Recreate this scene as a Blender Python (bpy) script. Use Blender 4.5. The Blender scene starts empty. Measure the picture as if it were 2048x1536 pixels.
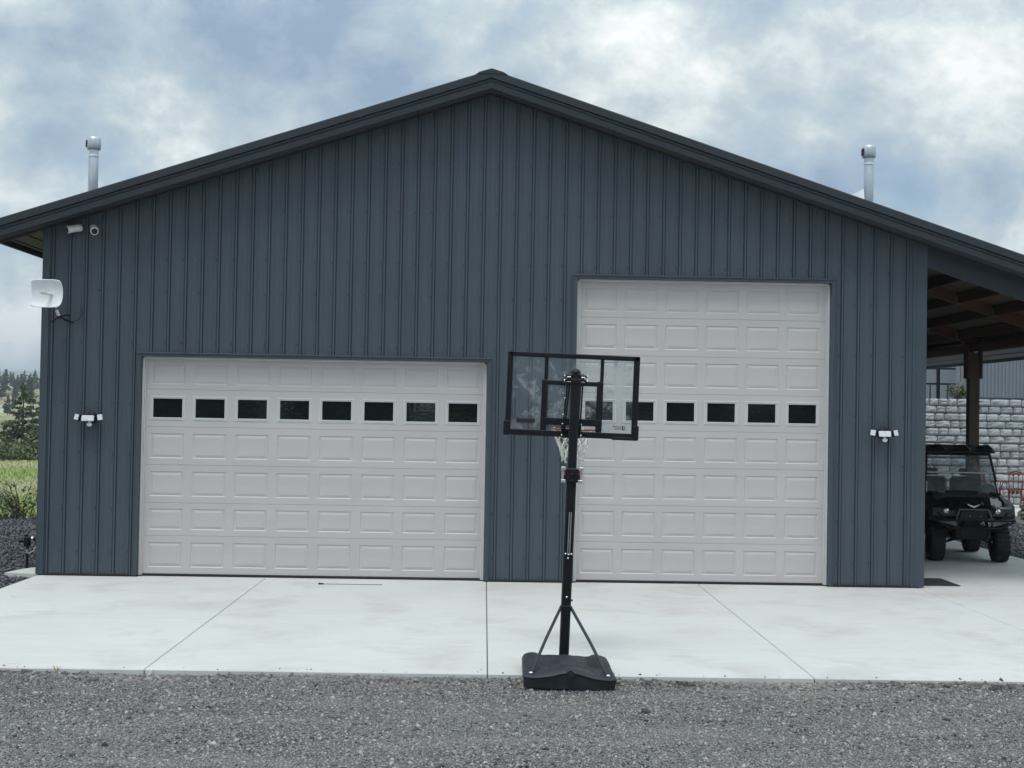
import bpy, math, random
import numpy as np
from mathutils import Vector, Matrix, Euler

random.seed(7)
rng = np.random.default_rng(11)
scn = bpy.context.scene
COL = scn.collection
PI = math.pi
def R(d): return math.radians(d)

# ------------------------------------------------------------------ camera
YAW, PITCH, ROLL, FPX = 0.019, 0.0209, 0.017, 2848.0
CAMLOC = Vector((0, -20.37, 2.40))
fw = Vector((math.sin(YAW)*math.cos(PITCH), math.cos(YAW)*math.cos(PITCH), math.sin(PITCH)))
r0 = Vector((math.cos(YAW), -math.sin(YAW), 0)); u0 = r0.cross(fw)
rt = math.cos(ROLL)*r0 + math.sin(ROLL)*u0
up = -math.sin(ROLL)*r0 + math.cos(ROLL)*u0
cd = bpy.data.cameras.new('camera'); cam = bpy.data.objects.new('camera', cd); COL.objects.link(cam)
cd.sensor_width = 36.0; cd.lens = FPX/2048*36.0; cd.clip_start = 0.1; cd.clip_end = 20000
m = Matrix(((rt.x, up.x, -fw.x), (rt.y, up.y, -fw.y), (rt.z, up.z, -fw.z)))
cam.matrix_world = Matrix.Translation(CAMLOC) @ m.to_4x4()
scn.camera = cam

# ------------------------------------------------------------------ world / sky / sun
SUN_EL, SUN_AZ = R(68), R(196)          # azimuth clockwise from +Y: the sun stands behind the camera, a little left
w = bpy.data.worlds.new('World'); scn.world = w; w.use_nodes = True
nt = w.node_tree; N = nt.nodes; L = nt.links; N.clear()
def nd(t, **k):
    n = N.new(t)
    for a, b in k.items(): setattr(n, a, b)
    return n
def mth(op, a, b=None, clamp=False):
    n = N.new('ShaderNodeMath'); n.operation = op; n.use_clamp = clamp
    for i, v in enumerate((a, b)):
        if v is None: continue
        if isinstance(v, (int, float)): n.inputs[i].default_value = v
        else: L.new(v, n.inputs[i])
    return n.outputs[0]
def ramp(x, pts):
    n = N.new('ShaderNodeValToRGB'); cr = n.color_ramp
    while len(cr.elements) < len(pts): cr.elements.new(0.5)
    for e, (p, c) in zip(cr.elements, pts):
        e.position = p; e.color = (c[0], c[1], c[2], 1) if isinstance(c, tuple) else (c, c, c, 1)
    L.new(x, n.inputs[0]); return n.outputs[0]
out = nd('ShaderNodeOutputWorld'); bg = nd('ShaderNodeBackground')
sky = nd('ShaderNodeTexSky'); sky.sky_type = 'NISHITA'; sky.sun_disc = False
sky.sun_elevation = SUN_EL; sky.sun_rotation = SUN_AZ; sky.air_density = 1.0; sky.dust_density = 0.6; sky.ozone_density = 1.6
SKY_STRENGTH = 0.10
bg.inputs['Strength'].default_value = SKY_STRENGTH
tc = nd('ShaderNodeTexCoord'); sp = nd('ShaderNodeSeparateXYZ'); L.new(tc.outputs['Generated'], sp.inputs[0])
zc = mth('MAXIMUM', sp.outputs[2], 0.0)
den = mth('ADD', zc, 0.70)
cx = mth('DIVIDE', sp.outputs[0], den); cy = mth('DIVIDE', sp.outputs[1], den)
cv = nd('ShaderNodeCombineXYZ'); L.new(cx, cv.inputs[0]); L.new(cy, cv.inputs[1])
def noise(scale, detail, rough, dist=0.0, off=(0, 0, 0), lac=2.0):
    mp = nd('ShaderNodeMapping'); mp.inputs['Location'].default_value = off
    L.new(cv.outputs[0], mp.inputs[0])
    n = nd('ShaderNodeTexNoise'); n.inputs['Scale'].default_value = scale; n.inputs['Detail'].default_value = detail
    n.inputs['Roughness'].default_value = rough; n.inputs['Distortion'].default_value = dist; n.inputs['Lacunarity'].default_value = lac
    L.new(mp.outputs[0], n.inputs['Vector']); return n.outputs['Fac']
def blob(az, el, wid_az, wid_el):
    """soft weight of a bank of cloud round one direction"""
    a = math.radians(az); e = math.radians(el)
    d = (math.sin(a)*math.cos(e), math.cos(a)*math.cos(e), math.sin(e))
    s = (math.cos(a), -math.sin(a), 0)
    dt = nd('ShaderNodeVectorMath', operation='DOT_PRODUCT'); L.new(tc.outputs['Generated'], dt.inputs[0]); dt.inputs[1].default_value = s
    x = mth('DIVIDE', dt.outputs['Value'], math.radians(wid_az))
    y = mth('DIVIDE', mth('SUBTRACT', sp.outputs[2], d[2]), math.radians(wid_el))
    fr = nd('ShaderNodeVectorMath', operation='DOT_PRODUCT'); L.new(tc.outputs['Generated'], fr.inputs[0]); fr.inputs[1].default_value = d
    q = mth('ADD', mth('MULTIPLY', x, x), mth('MULTIPLY', y, y))
    g = mth('POWER', 2.71828, mth('MULTIPLY', q, -1.0))
    return mth('MULTIPLY', g, mth('GREATER_THAN', fr.outputs['Value'], 0.0))
n1 = noise(4.6, 12, 0.58, 0.15, (0.6, 6.1, 0))
n2 = noise(12.0, 11, 0.60, 0.3, (7.3, 0.2, 0))
n3 = noise(3.2, 8, 0.55, 0.3, (1.3, 9.1, 0))
SKYMIX = []
n4 = noise(27.0, 9, 0.62, 0.3, (2.7, 5.2, 0))
cl = mth('SUBTRACT', mth('ADD', mth('ADD', mth('MULTIPLY', n1, 0.60), mth('MULTIPLY', n2, 0.34)), mth('MULTIPLY', n4, 0.17)), 0.025)
for az, el, wa, we, k in ((-15, 13.0, 6, 3.0, -0.07), (-1.5, 10.4, 3, 1.2, 0.09), (5, 14.3, 6, 2.0, 0.0), (17, 14, 4, 2.0, 0.05), (-6, 14, 4, 2, -0.05),
                          (-19, 8.2, 3, 1.2, 0.12), (-12, 7.6, 5, 1.2, -0.08), (13.5, 8.6, 6, 2.2, -0.09), (-18, 3.0, 4, 1.2, 0.13),
                          (19, 5.5, 3, 1.2, 0.10)):
    cl = mth('ADD', cl, mth('MULTIPLY', blob(az, el, wa, we), k))
ccol = ramp(cl, [(0.40, (2.6, 3.6, 4.9)), (0.475, (3.9, 4.9, 5.8)), (0.54, (5.3, 6.1, 6.5)), (0.59, (7.0, 7.7, 7.8)), (0.655, (9.3, 9.5, 9.3))])
gap = n3
for az, el, wa, we, k in ((15.5, 7.6, 5.5, 2.3, 0.17), (-18.5, 6.3, 3.5, 0.9, 0.26), (4, 13, 9, 4, -0.15), (-6, 11, 9, 5, -0.12)):
    gap = mth('ADD', gap, mth('MULTIPLY', blob(az, el, wa, we), k))
gapf = ramp(gap, [(0.52, 0.0), (0.76, 0.60)])
bl = nd('ShaderNodeMixRGB', blend_type='MULTIPLY'); bl.inputs[0].default_value = 1.0
L.new(sky.outputs[0], bl.inputs[1]); bl.inputs[2].default_value = (0.80, 0.92, 1.0, 1)
mx = nd('ShaderNodeMixRGB'); L.new(gapf, mx.inputs[0]); L.new(ccol, mx.inputs[1]); L.new(bl.outputs[0], mx.inputs[2])
# an overcast sky grows brighter towards the zenith
zf = mth('ADD', 1.0, mth('MULTIPLY', mth('MAXIMUM', mth('SUBTRACT', zc, 0.24), 0.0), 1.25))
mz = nd('ShaderNodeMixRGB', blend_type='MULTIPLY'); mz.inputs[0].default_value = 1.0
cz = nd('ShaderNodeCombineXYZ'); [L.new(zf, cz.inputs[i]) for i in range(3)]
L.new(mx.outputs[0], mz.inputs[1]); L.new(cz.outputs[0], mz.inputs[2])
L.new(mz.outputs[0], bg.inputs['Color']); L.new(bg.outputs[0], out.inputs[0])

sd = bpy.data.lights.new('sun', 'SUN'); sd.energy = 1.5; sd.angle = R(24); sd.color = (1.0, 0.96, 0.90)
so = bpy.data.objects.new('sun', sd); COL.objects.link(so)
sdir = Vector((math.sin(SUN_AZ)*math.cos(SUN_EL), math.cos(SUN_AZ)*math.cos(SUN_EL), math.sin(SUN_EL)))
so.rotation_euler = sdir.to_track_quat('Z', 'Y').to_euler(); so.location = sdir*50

vs = scn.view_settings
scn.display_settings.display_device = 'sRGB'
vs.view_transform = 'Standard'; vs.look = 'None'; vs.exposure = 0.20; vs.gamma = 1.0; vs.use_curve_mapping = False
scn.cycles.max_bounces = 8; scn.cycles.transparent_max_bounces = 16; scn.cycles.use_denoising = True
scn.cycles.volume_bounces = 0

# ------------------------------------------------------------------ materials
def new_mat(name):
    mt = bpy.data.materials.new(name); mt.use_nodes = True
    t = mt.node_tree; b = t.nodes['Principled BSDF']; return mt, t, b
def mat(name, col, rough=0.5, metal=0.0, var=0.12, scale=6.0, bump=0.0, bscale=60.0, spec=0.5, stretch=(1, 1, 1), coat=0.0, ov=0.0):
    mt, t, b = new_mat(name); n = t.nodes; l = t.links
    b.inputs['Roughness'].default_value = rough; b.inputs['Metallic'].default_value = metal
    b.inputs['Specular IOR Level'].default_value = spec
    if coat: b.inputs['Coat Weight'].default_value = coat; b.inputs['Coat Roughness'].default_value = 0.15
    tcn = n.new('ShaderNodeTexCoord'); mp = n.new('ShaderNodeMapping'); mp.inputs['Scale'].default_value = stretch
    l.new(tcn.outputs['Object'], mp.inputs[0])
    nz = n.new('ShaderNodeTexNoise'); nz.inputs['Scale'].default_value = scale; nz.inputs['Detail'].default_value = 6
    nz.inputs['Roughness'].default_value = 0.6; l.new(mp.outputs[0], nz.inputs['Vector'])
    cr = n.new('ShaderNodeValToRGB'); cr.color_ramp.elements[0].position = 0.3; cr.color_ramp.elements[1].position = 0.7
    cr.color_ramp.elements[0].color = (*[c*(1-var) for c in col], 1); cr.color_ramp.elements[1].color = (*[min(1, c*(1+var)) for c in col], 1)
    l.new(nz.outputs['Fac'], cr.inputs[0]); csock = cr.outputs[0]
    if ov:                                       # each sheet or block comes out of its own batch
        oi = n.new('ShaderNodeObjectInfo'); mr = n.new('ShaderNodeMapRange'); mr.inputs[3].default_value = 1-ov; mr.inputs[4].default_value = 1+ov
        l.new(oi.outputs['Random'], mr.inputs[0]); mm = n.new('ShaderNodeVectorMath'); mm.operation = 'SCALE'
        l.new(csock, mm.inputs[0]); l.new(mr.outputs[0], mm.inputs['Scale']); csock = mm.outputs[0]
    l.new(csock, b.inputs['Base Color'])
    rr = n.new('ShaderNodeMapRange'); rr.inputs['To Min'].default_value = max(0, rough-0.08); rr.inputs['To Max'].default_value = min(1, rough+0.08)
    l.new(nz.outputs['Fac'], rr.inputs['Value']); l.new(rr.outputs[0], b.inputs['Roughness'])
    if bump:
        n2_ = n.new('ShaderNodeTexNoise'); n2_.inputs['Scale'].default_value = bscale; n2_.inputs['Detail'].default_value = 4
        l.new(mp.outputs[0], n2_.inputs['Vector'])
        bp = n.new('ShaderNodeBump'); bp.inputs['Strength'].default_value = bump; bp.inputs['Distance'].default_value = 0.01
        l.new(n2_.outputs['Fac'], bp.inputs['Height']); l.new(bp.outputs[0], b.inputs['Normal'])
    return mt
M = {}
M['siding'] = mat('slate_painted_steel', (0.060, 0.076, 0.095), 0.45, 0.0, 0.08, 1.3, 0.35, 2.5, spec=0.35, stretch=(3, 3, 0.6), ov=0.035)
M['trim'] = mat('slate_trim_steel', (0.054, 0.070, 0.087), 0.42, 0.0, 0.06, 2.0, spec=0.3)
M['rake'] = mat('rake_and_shaded_header_steel', (0.028, 0.035, 0.044), 0.42, 0.0, 0.06, 2.0, spec=0.3)
M['soffit'] = mat('shade_darkened_soffit', (0.018, 0.023, 0.030), 0.5, 0.0, 0.07, 2.0)  # the shade under the overhangs is put into this darker colour
M['roof'] = mat('slate_roof_steel', (0.05, 0.07, 0.095), 0.4, 0.0, 0.07, 1.0)
M['door'] = mat('pale_grey_door_steel', (0.482, 0.462, 0.458), 0.45, 0.0, 0.05, 2.0, 0.10, 160, stretch=(0.25, 1, 1))
M['doorwhite'] = mat('window_frame_grey', (0.58, 0.58, 0.585), 0.4, 0.0, 0.03, 4)
M['seal'] = mat('black_rubber', (0.015, 0.016, 0.018), 0.7)
M['black'] = mat('black_powder_coat', (0.006, 0.008, 0.012), 0.42, 0.0, 0.25, 9, spec=0.28)
M['plastic'] = mat('black_plastic', (0.022, 0.027, 0.035), 0.5, 0.0, 0.3, 7, 0.15, 220, spec=0.35)
M['utvpaint'] = mat('black_gloss_paint', (0.006, 0.008, 0.010), 0.2, 0.0, 0.2, 5, spec=0.4, coat=0.3)
M['utvdark'] = mat('matte_black_plastic', (0.010, 0.011, 0.013), 0.55, 0.0, 0.2, 8, spec=0.3)
M['tyre'] = mat('tyre_rubber', (0.014, 0.015, 0.017), 0.8, 0.0, 0.3, 14, 0.2, 80)
M['silver'] = mat('galvanised_steel', (0.55, 0.58, 0.60), 0.34, 0.9, 0.12, 12)
M['galv'] = mat('galvanised_flue', (0.50, 0.55, 0.60), 0.36, 0.75, 0.14, 5, stretch=(3, 3, 0.7))
M['chrome'] = mat('chrome', (0.75, 0.77, 0.78), 0.16, 0.9, 0.05, 5)
M['white'] = mat('white_plastic', (0.76, 0.79, 0.82), 0.4, 0.0, 0.05, 5)
M['offwhite'] = mat('off_white_plastic', (0.62, 0.63, 0.60), 0.45, 0.0, 0.14, 14)
M['lens'] = mat('frosted_lens', (0.62, 0.66, 0.66), 0.25, 0.0, 0.15, 30)
M['red'] = mat('red_rim_paint', (0.42, 0.05, 0.04), 0.45, 0.0, 0.12, 8)
M['chair'] = mat('red_cast_metal', (0.15, 0.018, 0.020), 0.42, 0.0, 0.25, 20)
M['net'] = mat('white_net_cord', (0.80, 0.79, 0.74), 0.85, 0.0, 0.1, 30)
M['beam'] = mat('red_brown_timber', (0.085, 0.030, 0.018), 0.75, 0.0, 0.3, 3, 0.2, 30, stretch=(1, 1, 1))
M['post'] = mat('weathered_treated_post', (0.085, 0.060, 0.037), 0.8, 0.0, 0.3, 3, 0.25, 20, stretch=(6, 6, 0.6))
M['deckwood'] = mat('roof_deck_wood', (0.11, 0.078, 0.052), 0.8, 0.0, 0.2, 4)
M['mat'] = mat('dark_rubber_mat', (0.030, 0.034, 0.038), 0.85, 0.0, 0.25, 12, 0.3, 50)
M['stone'] = mat('grey_wall_block', (0.305, 0.323, 0.335), 0.9, 0.0, 0.28, 9, 0.8, 22, ov=0.14)
M['stone2'] = mat('brown_grey_wall_block', (0.21, 0.21, 0.19), 0.9, 0.0, 0.25, 7, 0.7, 22, ov=0.12)
M['house'] = mat('grey_house_siding', (0.20, 0.235, 0.275), 0.5, 0.0, 0.06, 2)
M['tan'] = mat('tan_trim', (0.28, 0.21, 0.17), 0.6)
M['trunk'] = mat('pine_bark', (0.07, 0.05, 0.035), 0.9, 0.0, 0.3, 4)
M['bare'] = mat('bare_stem', (0.10, 0.085, 0.07), 0.9)
M['shedwhite'] = mat('white_shed_metal', (0.75, 0.76, 0.76), 0.5)
M['fibre'] = mat('seat_vinyl', (0.03, 0.03, 0.032), 0.6)
M['tarp'] = mat('white_diverter_metal', (0.80, 0.83, 0.85), 0.35)

def leaf_mat(name, c1, c2):
    mt, t, b = new_mat(name); n = t.nodes; l = t.links
    a = n.new('ShaderNodeAttribute'); a.attribute_name = 'tone'
    cr = n.new('ShaderNodeValToRGB'); cr.color_ramp.elements[0].color = (*c1, 1); cr.color_ramp.elements[1].color = (*c2, 1)
    l.new(a.outputs['Fac'], cr.inputs[0]); l.new(cr.outputs[0], b.inputs['Base Color'])
    b.inputs['Roughness'].default_value = 0.75; b.inputs['Specular IOR Level'].default_value = 0.25
    return mt
M['needle'] = leaf_mat('pine_needles', (0.03, 0.05, 0.028), (0.17, 0.22, 0.12))
M['needlefar'] = leaf_mat('far_needles', (0.020, 0.036, 0.022), (0.05, 0.08, 0.045))
M['leaf'] = leaf_mat('shrub_leaves', (0.035, 0.055, 0.025), (0.17, 0.20, 0.10))
M['grassblade'] = leaf_mat('meadow_grass', (0.27, 0.39, 0.10), (0.56, 0.53, 0.36))
M['stoneA'] = leaf_mat('gravel_stones', (0.036, 0.037, 0.037), (0.42, 0.41, 0.39))
M['stoneB'] = leaf_mat('dark_basalt_stones', (0.030, 0.034, 0.042), (0.20, 0.215, 0.235))
t = M['stoneA'].node_tree; n = t.nodes; l = t.links           # dusty brown patches on the drive
tcn = n.new('ShaderNodeTexCoord'); mp = n.new('ShaderNodeMapping'); mp.inputs['Scale'].default_value = (0.6, 2.0, 1); l.new(tcn.outputs['Object'], mp.inputs[0])
nz = n.new('ShaderNodeTexNoise'); nz.inputs['Scale'].default_value = 0.8; nz.inputs['Detail'].default_value = 7; nz.inputs['Roughness'].default_value = 0.62; l.new(mp.outputs[0], nz.inputs[0])
mr = n.new('ShaderNodeMapRange'); mr.inputs[1].default_value = 0.48; mr.inputs[2].default_value = 0.66; mr.inputs[4].default_value = 0.62; l.new(nz.outputs['Fac'], mr.inputs[0])
mm = n.new('ShaderNodeMixRGB'); mm.inputs[2].default_value = (0.29, 0.278, 0.255, 1); l.new(mr.outputs[0], mm.inputs[0])
bs = n['Principled BSDF']; l.new(bs.inputs['Base Color'].links[0].from_socket, mm.inputs[1]); l.new(mm.outputs[0], bs.inputs['Base Color'])
for k in ('stoneA', 'stoneB'):
    M[k].node_tree.nodes['Principled BSDF'].inputs['Roughness'].default_value = 0.85

# window glass: dark room behind
mt, t, b = new_mat('dark_window_glass'); M['glassdark'] = mt
b.inputs['Base Color'].default_value = (0.008, 0.010, 0.011, 1); b.inputs['Roughness'].default_value = 0.03; b.inputs['Specular IOR Level'].default_value = 1.0
nz = t.nodes.new('ShaderNodeTexNoise'); nz.inputs['Scale'].default_value = 5
bp = t.nodes.new('ShaderNodeBump'); bp.inputs['Strength'].default_value = 0.02; bp.inputs['Distance'].default_value = 0.02
t.links.new(nz.outputs['Fac'], bp.inputs['Height']); t.links.new(bp.outputs[0], b.inputs['Normal'])

def clear_mat(name, tint, smudge, sscale, haze0):
    """thin clear sheet: transparent, a little gloss, whitish smears with a shape of their own"""
    mt = bpy.data.materials.new(name); mt.use_nodes = True; t = mt.node_tree; n = t.nodes; l = t.links; n.clear()
    o = n.new('ShaderNodeOutputMaterial'); tr = n.new('ShaderNodeBsdfTransparent'); tr.inputs[0].default_value = (*tint, 1)
    gl = n.new('ShaderNodeBsdfGlossy'); gl.inputs['Roughness'].default_value = 0.05
    df = n.new('ShaderNodeBsdfDiffuse'); df.inputs[0].default_value = (0.75, 0.78, 0.80, 1)
    fr = n.new('ShaderNodeFresnel'); fr.inputs[0].default_value = 1.45
    m1 = n.new('ShaderNodeMixShader'); l.new(fr.outputs[0], m1.inputs[0]); l.new(tr.outputs[0], m1.inputs[1]); l.new(gl.outputs[0], m1.inputs[2])
    tcn = n.new('ShaderNodeTexCoord')
    nz = n.new('ShaderNodeTexNoise'); nz.inputs['Scale'].default_value = sscale; nz.inputs['Detail'].default_value = 5; nz.inputs['Distortion'].default_value = 1.6
    l.new(tcn.outputs['Object'], nz.inputs['Vector'])
    cr = n.new('ShaderNodeValToRGB'); e = cr.color_ramp.elements
    e[0].position = 0.50; e[0].color = (haze0,)*3+(1,); e[1].position = 0.78; e[1].color = (smudge,)*3+(1,)
    l.new(nz.outputs['Fac'], cr.inputs[0])
    m2 = n.new('ShaderNodeMixShader'); l.new(cr.outputs[0], m2.inputs[0]); l.new(m1.outputs[0], m2.inputs[1]); l.new(df.outputs[0], m2.inputs[2])
    l.new(m2.outputs[0], o.inputs[0]); return mt
M['board'] = clear_mat('scuffed_clear_backboard', (0.93, 0.955, 0.96), 0.36, 7.0, 0.03)
M['smear'] = clear_mat('ball_smear', (0.95, 0.96, 0.97), 0.50, 22.0, 0.10)
M['shield'] = clear_mat('windshield_painted_reflection', (0.66, 0.70, 0.72), 0.22, 4.0, 0.08)  # whitish smudge and haze paint reflections on the windshield

# concrete
mt, t, b = new_mat('pale_concrete'); M['concrete'] = mt; n = t.nodes; l = t.links
tcn = n.new('ShaderNodeTexCoord')
def cnoise(scale, stretch, detail=6, rough=0.6, dist=0):
    mp = n.new('ShaderNodeMapping'); mp.inputs['Scale'].default_value = stretch; l.new(tcn.outputs['Object'], mp.inputs[0])
    q = n.new('ShaderNodeTexNoise'); q.inputs['Scale'].default_value = scale; q.inputs['Detail'].default_value = detail; q.inputs['Roughness'].default_value = rough
    q.inputs['Distortion'].default_value = dist
    l.new(mp.outputs[0], q.inputs['Vector']); return q.outputs['Fac']
def mixc(f, a, bb, blend='MIX'):
    q = n.new('ShaderNodeMixRGB'); q.blend_type = blend
    for i, v in enumerate((f, a, bb)):
        if isinstance(v, (int, float)): q.inputs[i].default_value = v
        elif isinstance(v, tuple): q.inputs[i].default_value = (*v, 1)
        else: l.new(v, q.inputs[i])
    return q.outputs[0]
def cramp(x, a, bb, va=0.0, vb=1.0):
    q = n.new('ShaderNodeMapRange'); q.inputs[1].default_value = a; q.inputs[2].default_value = bb
    q.inputs[3].default_value = va; q.inputs[4].default_value = vb; l.new(x, q.inputs[0]); return q.outputs[0]
c = mixc(cramp(cnoise(0.7, (0.8, 0.7, 1)), 0.35, 0.65), (0.575, 0.588, 0.575), (0.535, 0.538, 0.518))
c = mixc(cramp(cnoise(1.1, (0.9, 0.8, 1), 9, 0.66, 0.5), 0.50, 0.68), c, (0.475, 0.468, 0.44))
c = mixc(cramp(cnoise(2.6, (0.6, 3.0, 1), 7, 0.62, 0.4), 0.52, 0.72, 0, 0.45), c, (0.66, 0.655, 0.63))
c = mixc(cramp(cnoise(1.9, (0.8, 1.3, 1), 9, 0.74, 0.8), 0.64, 0.70, 0, 0.6), c, (0.33, 0.325, 0.30))
c = mixc(cramp(cnoise(26, (1, 1, 1), 3, 0.6), 0.68, 0.74, 0, 0.5), c, (0.30, 0.30, 0.29))
c = mixc(cramp(cnoise(60, (1, 1, 1), 3), 0.4, 0.7, 0, 0.22), c, (0.40, 0.41, 0.40))
l.new(c, b.inputs['Base Color']); b.inputs['Roughness'].default_value = 0.85; b.inputs['Specular IOR Level'].default_value = 0.3
bp = n.new('ShaderNodeBump'); bp.inputs['Strength'].default_value = 0.12; bp.inputs['Distance'].default_value = 0.003
l.new(cnoise(14, (0.3, 12, 1), 4), bp.inputs['Height']); l.new(bp.outputs[0], b.inputs['Normal'])

# gravel ground (the finest grains; the stones themselves are geometry)
mt, t, b = new_mat('fine_gravel'); M['gravel'] = mt; n = t.nodes; l = t.links
tcn = n.new('ShaderNodeTexCoord')
v = n.new('ShaderNodeTexVoronoi'); v.inputs['Scale'].default_value = 85; l.new(tcn.outputs['Object'], v.inputs['Vector'])
sepc = n.new('ShaderNodeSeparateColor'); l.new(v.outputs['Color'], sepc.inputs[0])
cr = n.new('ShaderNodeValToRGB'); cr.color_ramp.elements[0].color = (0.06, 0.062, 0.063, 1); cr.color_ramp.elements[1].color = (0.26, 0.265, 0.26, 1)
l.new(sepc.outputs[0], cr.inputs[0])
c = mixc(cramp(cnoise(0.55, (0.6, 2.2, 1), 7, 0.6), 0.45, 0.72, 0, 0.65), cr.outputs[0], (0.155, 0.15, 0.138))
c = mixc(cramp(cnoise(0.9, (0.8, 3.2, 1), 9, 0.68, 0.6), 0.62, 0.72, 0, 0.8), c, (0.36, 0.34, 0.30))
l.new(c, b.inputs['Base Color']); b.inputs['Roughness'].default_value = 0.9; b.inputs['Specular IOR Level'].default_value = 0.2
bp = n.new('ShaderNodeBump'); bp.inputs['Strength'].default_value = 0.9; bp.inputs['Distance'].default_value = 0.012
l.new(v.outputs['Distance'], bp.inputs['Height']); l.new(bp.outputs[0], b.inputs['Normal'])

# meadow / hills terrain
mt, t, b = new_mat('meadow_and_hills'); M['terrain'] = mt; n = t.nodes; l = t.links
tcn = n.new('ShaderNodeTexCoord'); sxyz = n.new('ShaderNodeSeparateXYZ'); l.new(tcn.outputs['Object'], sxyz.inputs[0])
c = mixc(cramp(cnoise(0.05, (1, 1, 1), 8, 0.6), 0.42, 0.6), (0.23, 0.28, 0.10), (0.36, 0.31, 0.23))
c = mixc(cramp(cnoise(0.012, (1, 1, 1), 8, 0.65), 0.46, 0.60), c, (0.22, 0.185, 0.135))
c = mixc(cramp(cnoise(0.02, (1, 1, 1), 9, 0.7, 1.0), 0.52, 0.58), c, (0.075, 0.095, 0.05))
c = mixc(cramp(sxyz.outputs[1], -45, -70, 0, 1), c, (0.035, 0.055, 0.026))
l.new(c, b.inputs['Base Color']); b.inputs['Roughness'].default_value = 0.95; b.inputs['Specular IOR Level'].default_value = 0.1
mt, t, b = new_mat('far_forest_hill'); M['ridge'] = mt; n = t.nodes; l = t.links
tcn = n.new('ShaderNodeTexCoord')
c = mixc(cramp(cnoise(0.02, (1, 1, 1), 8, 0.65), 0.45, 0.6), (0.05, 0.08, 0.06), (0.13, 0.15, 0.10))
l.new(c, b.inputs['Base Color']); b.inputs['Roughness'].default_value = 0.95

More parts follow.
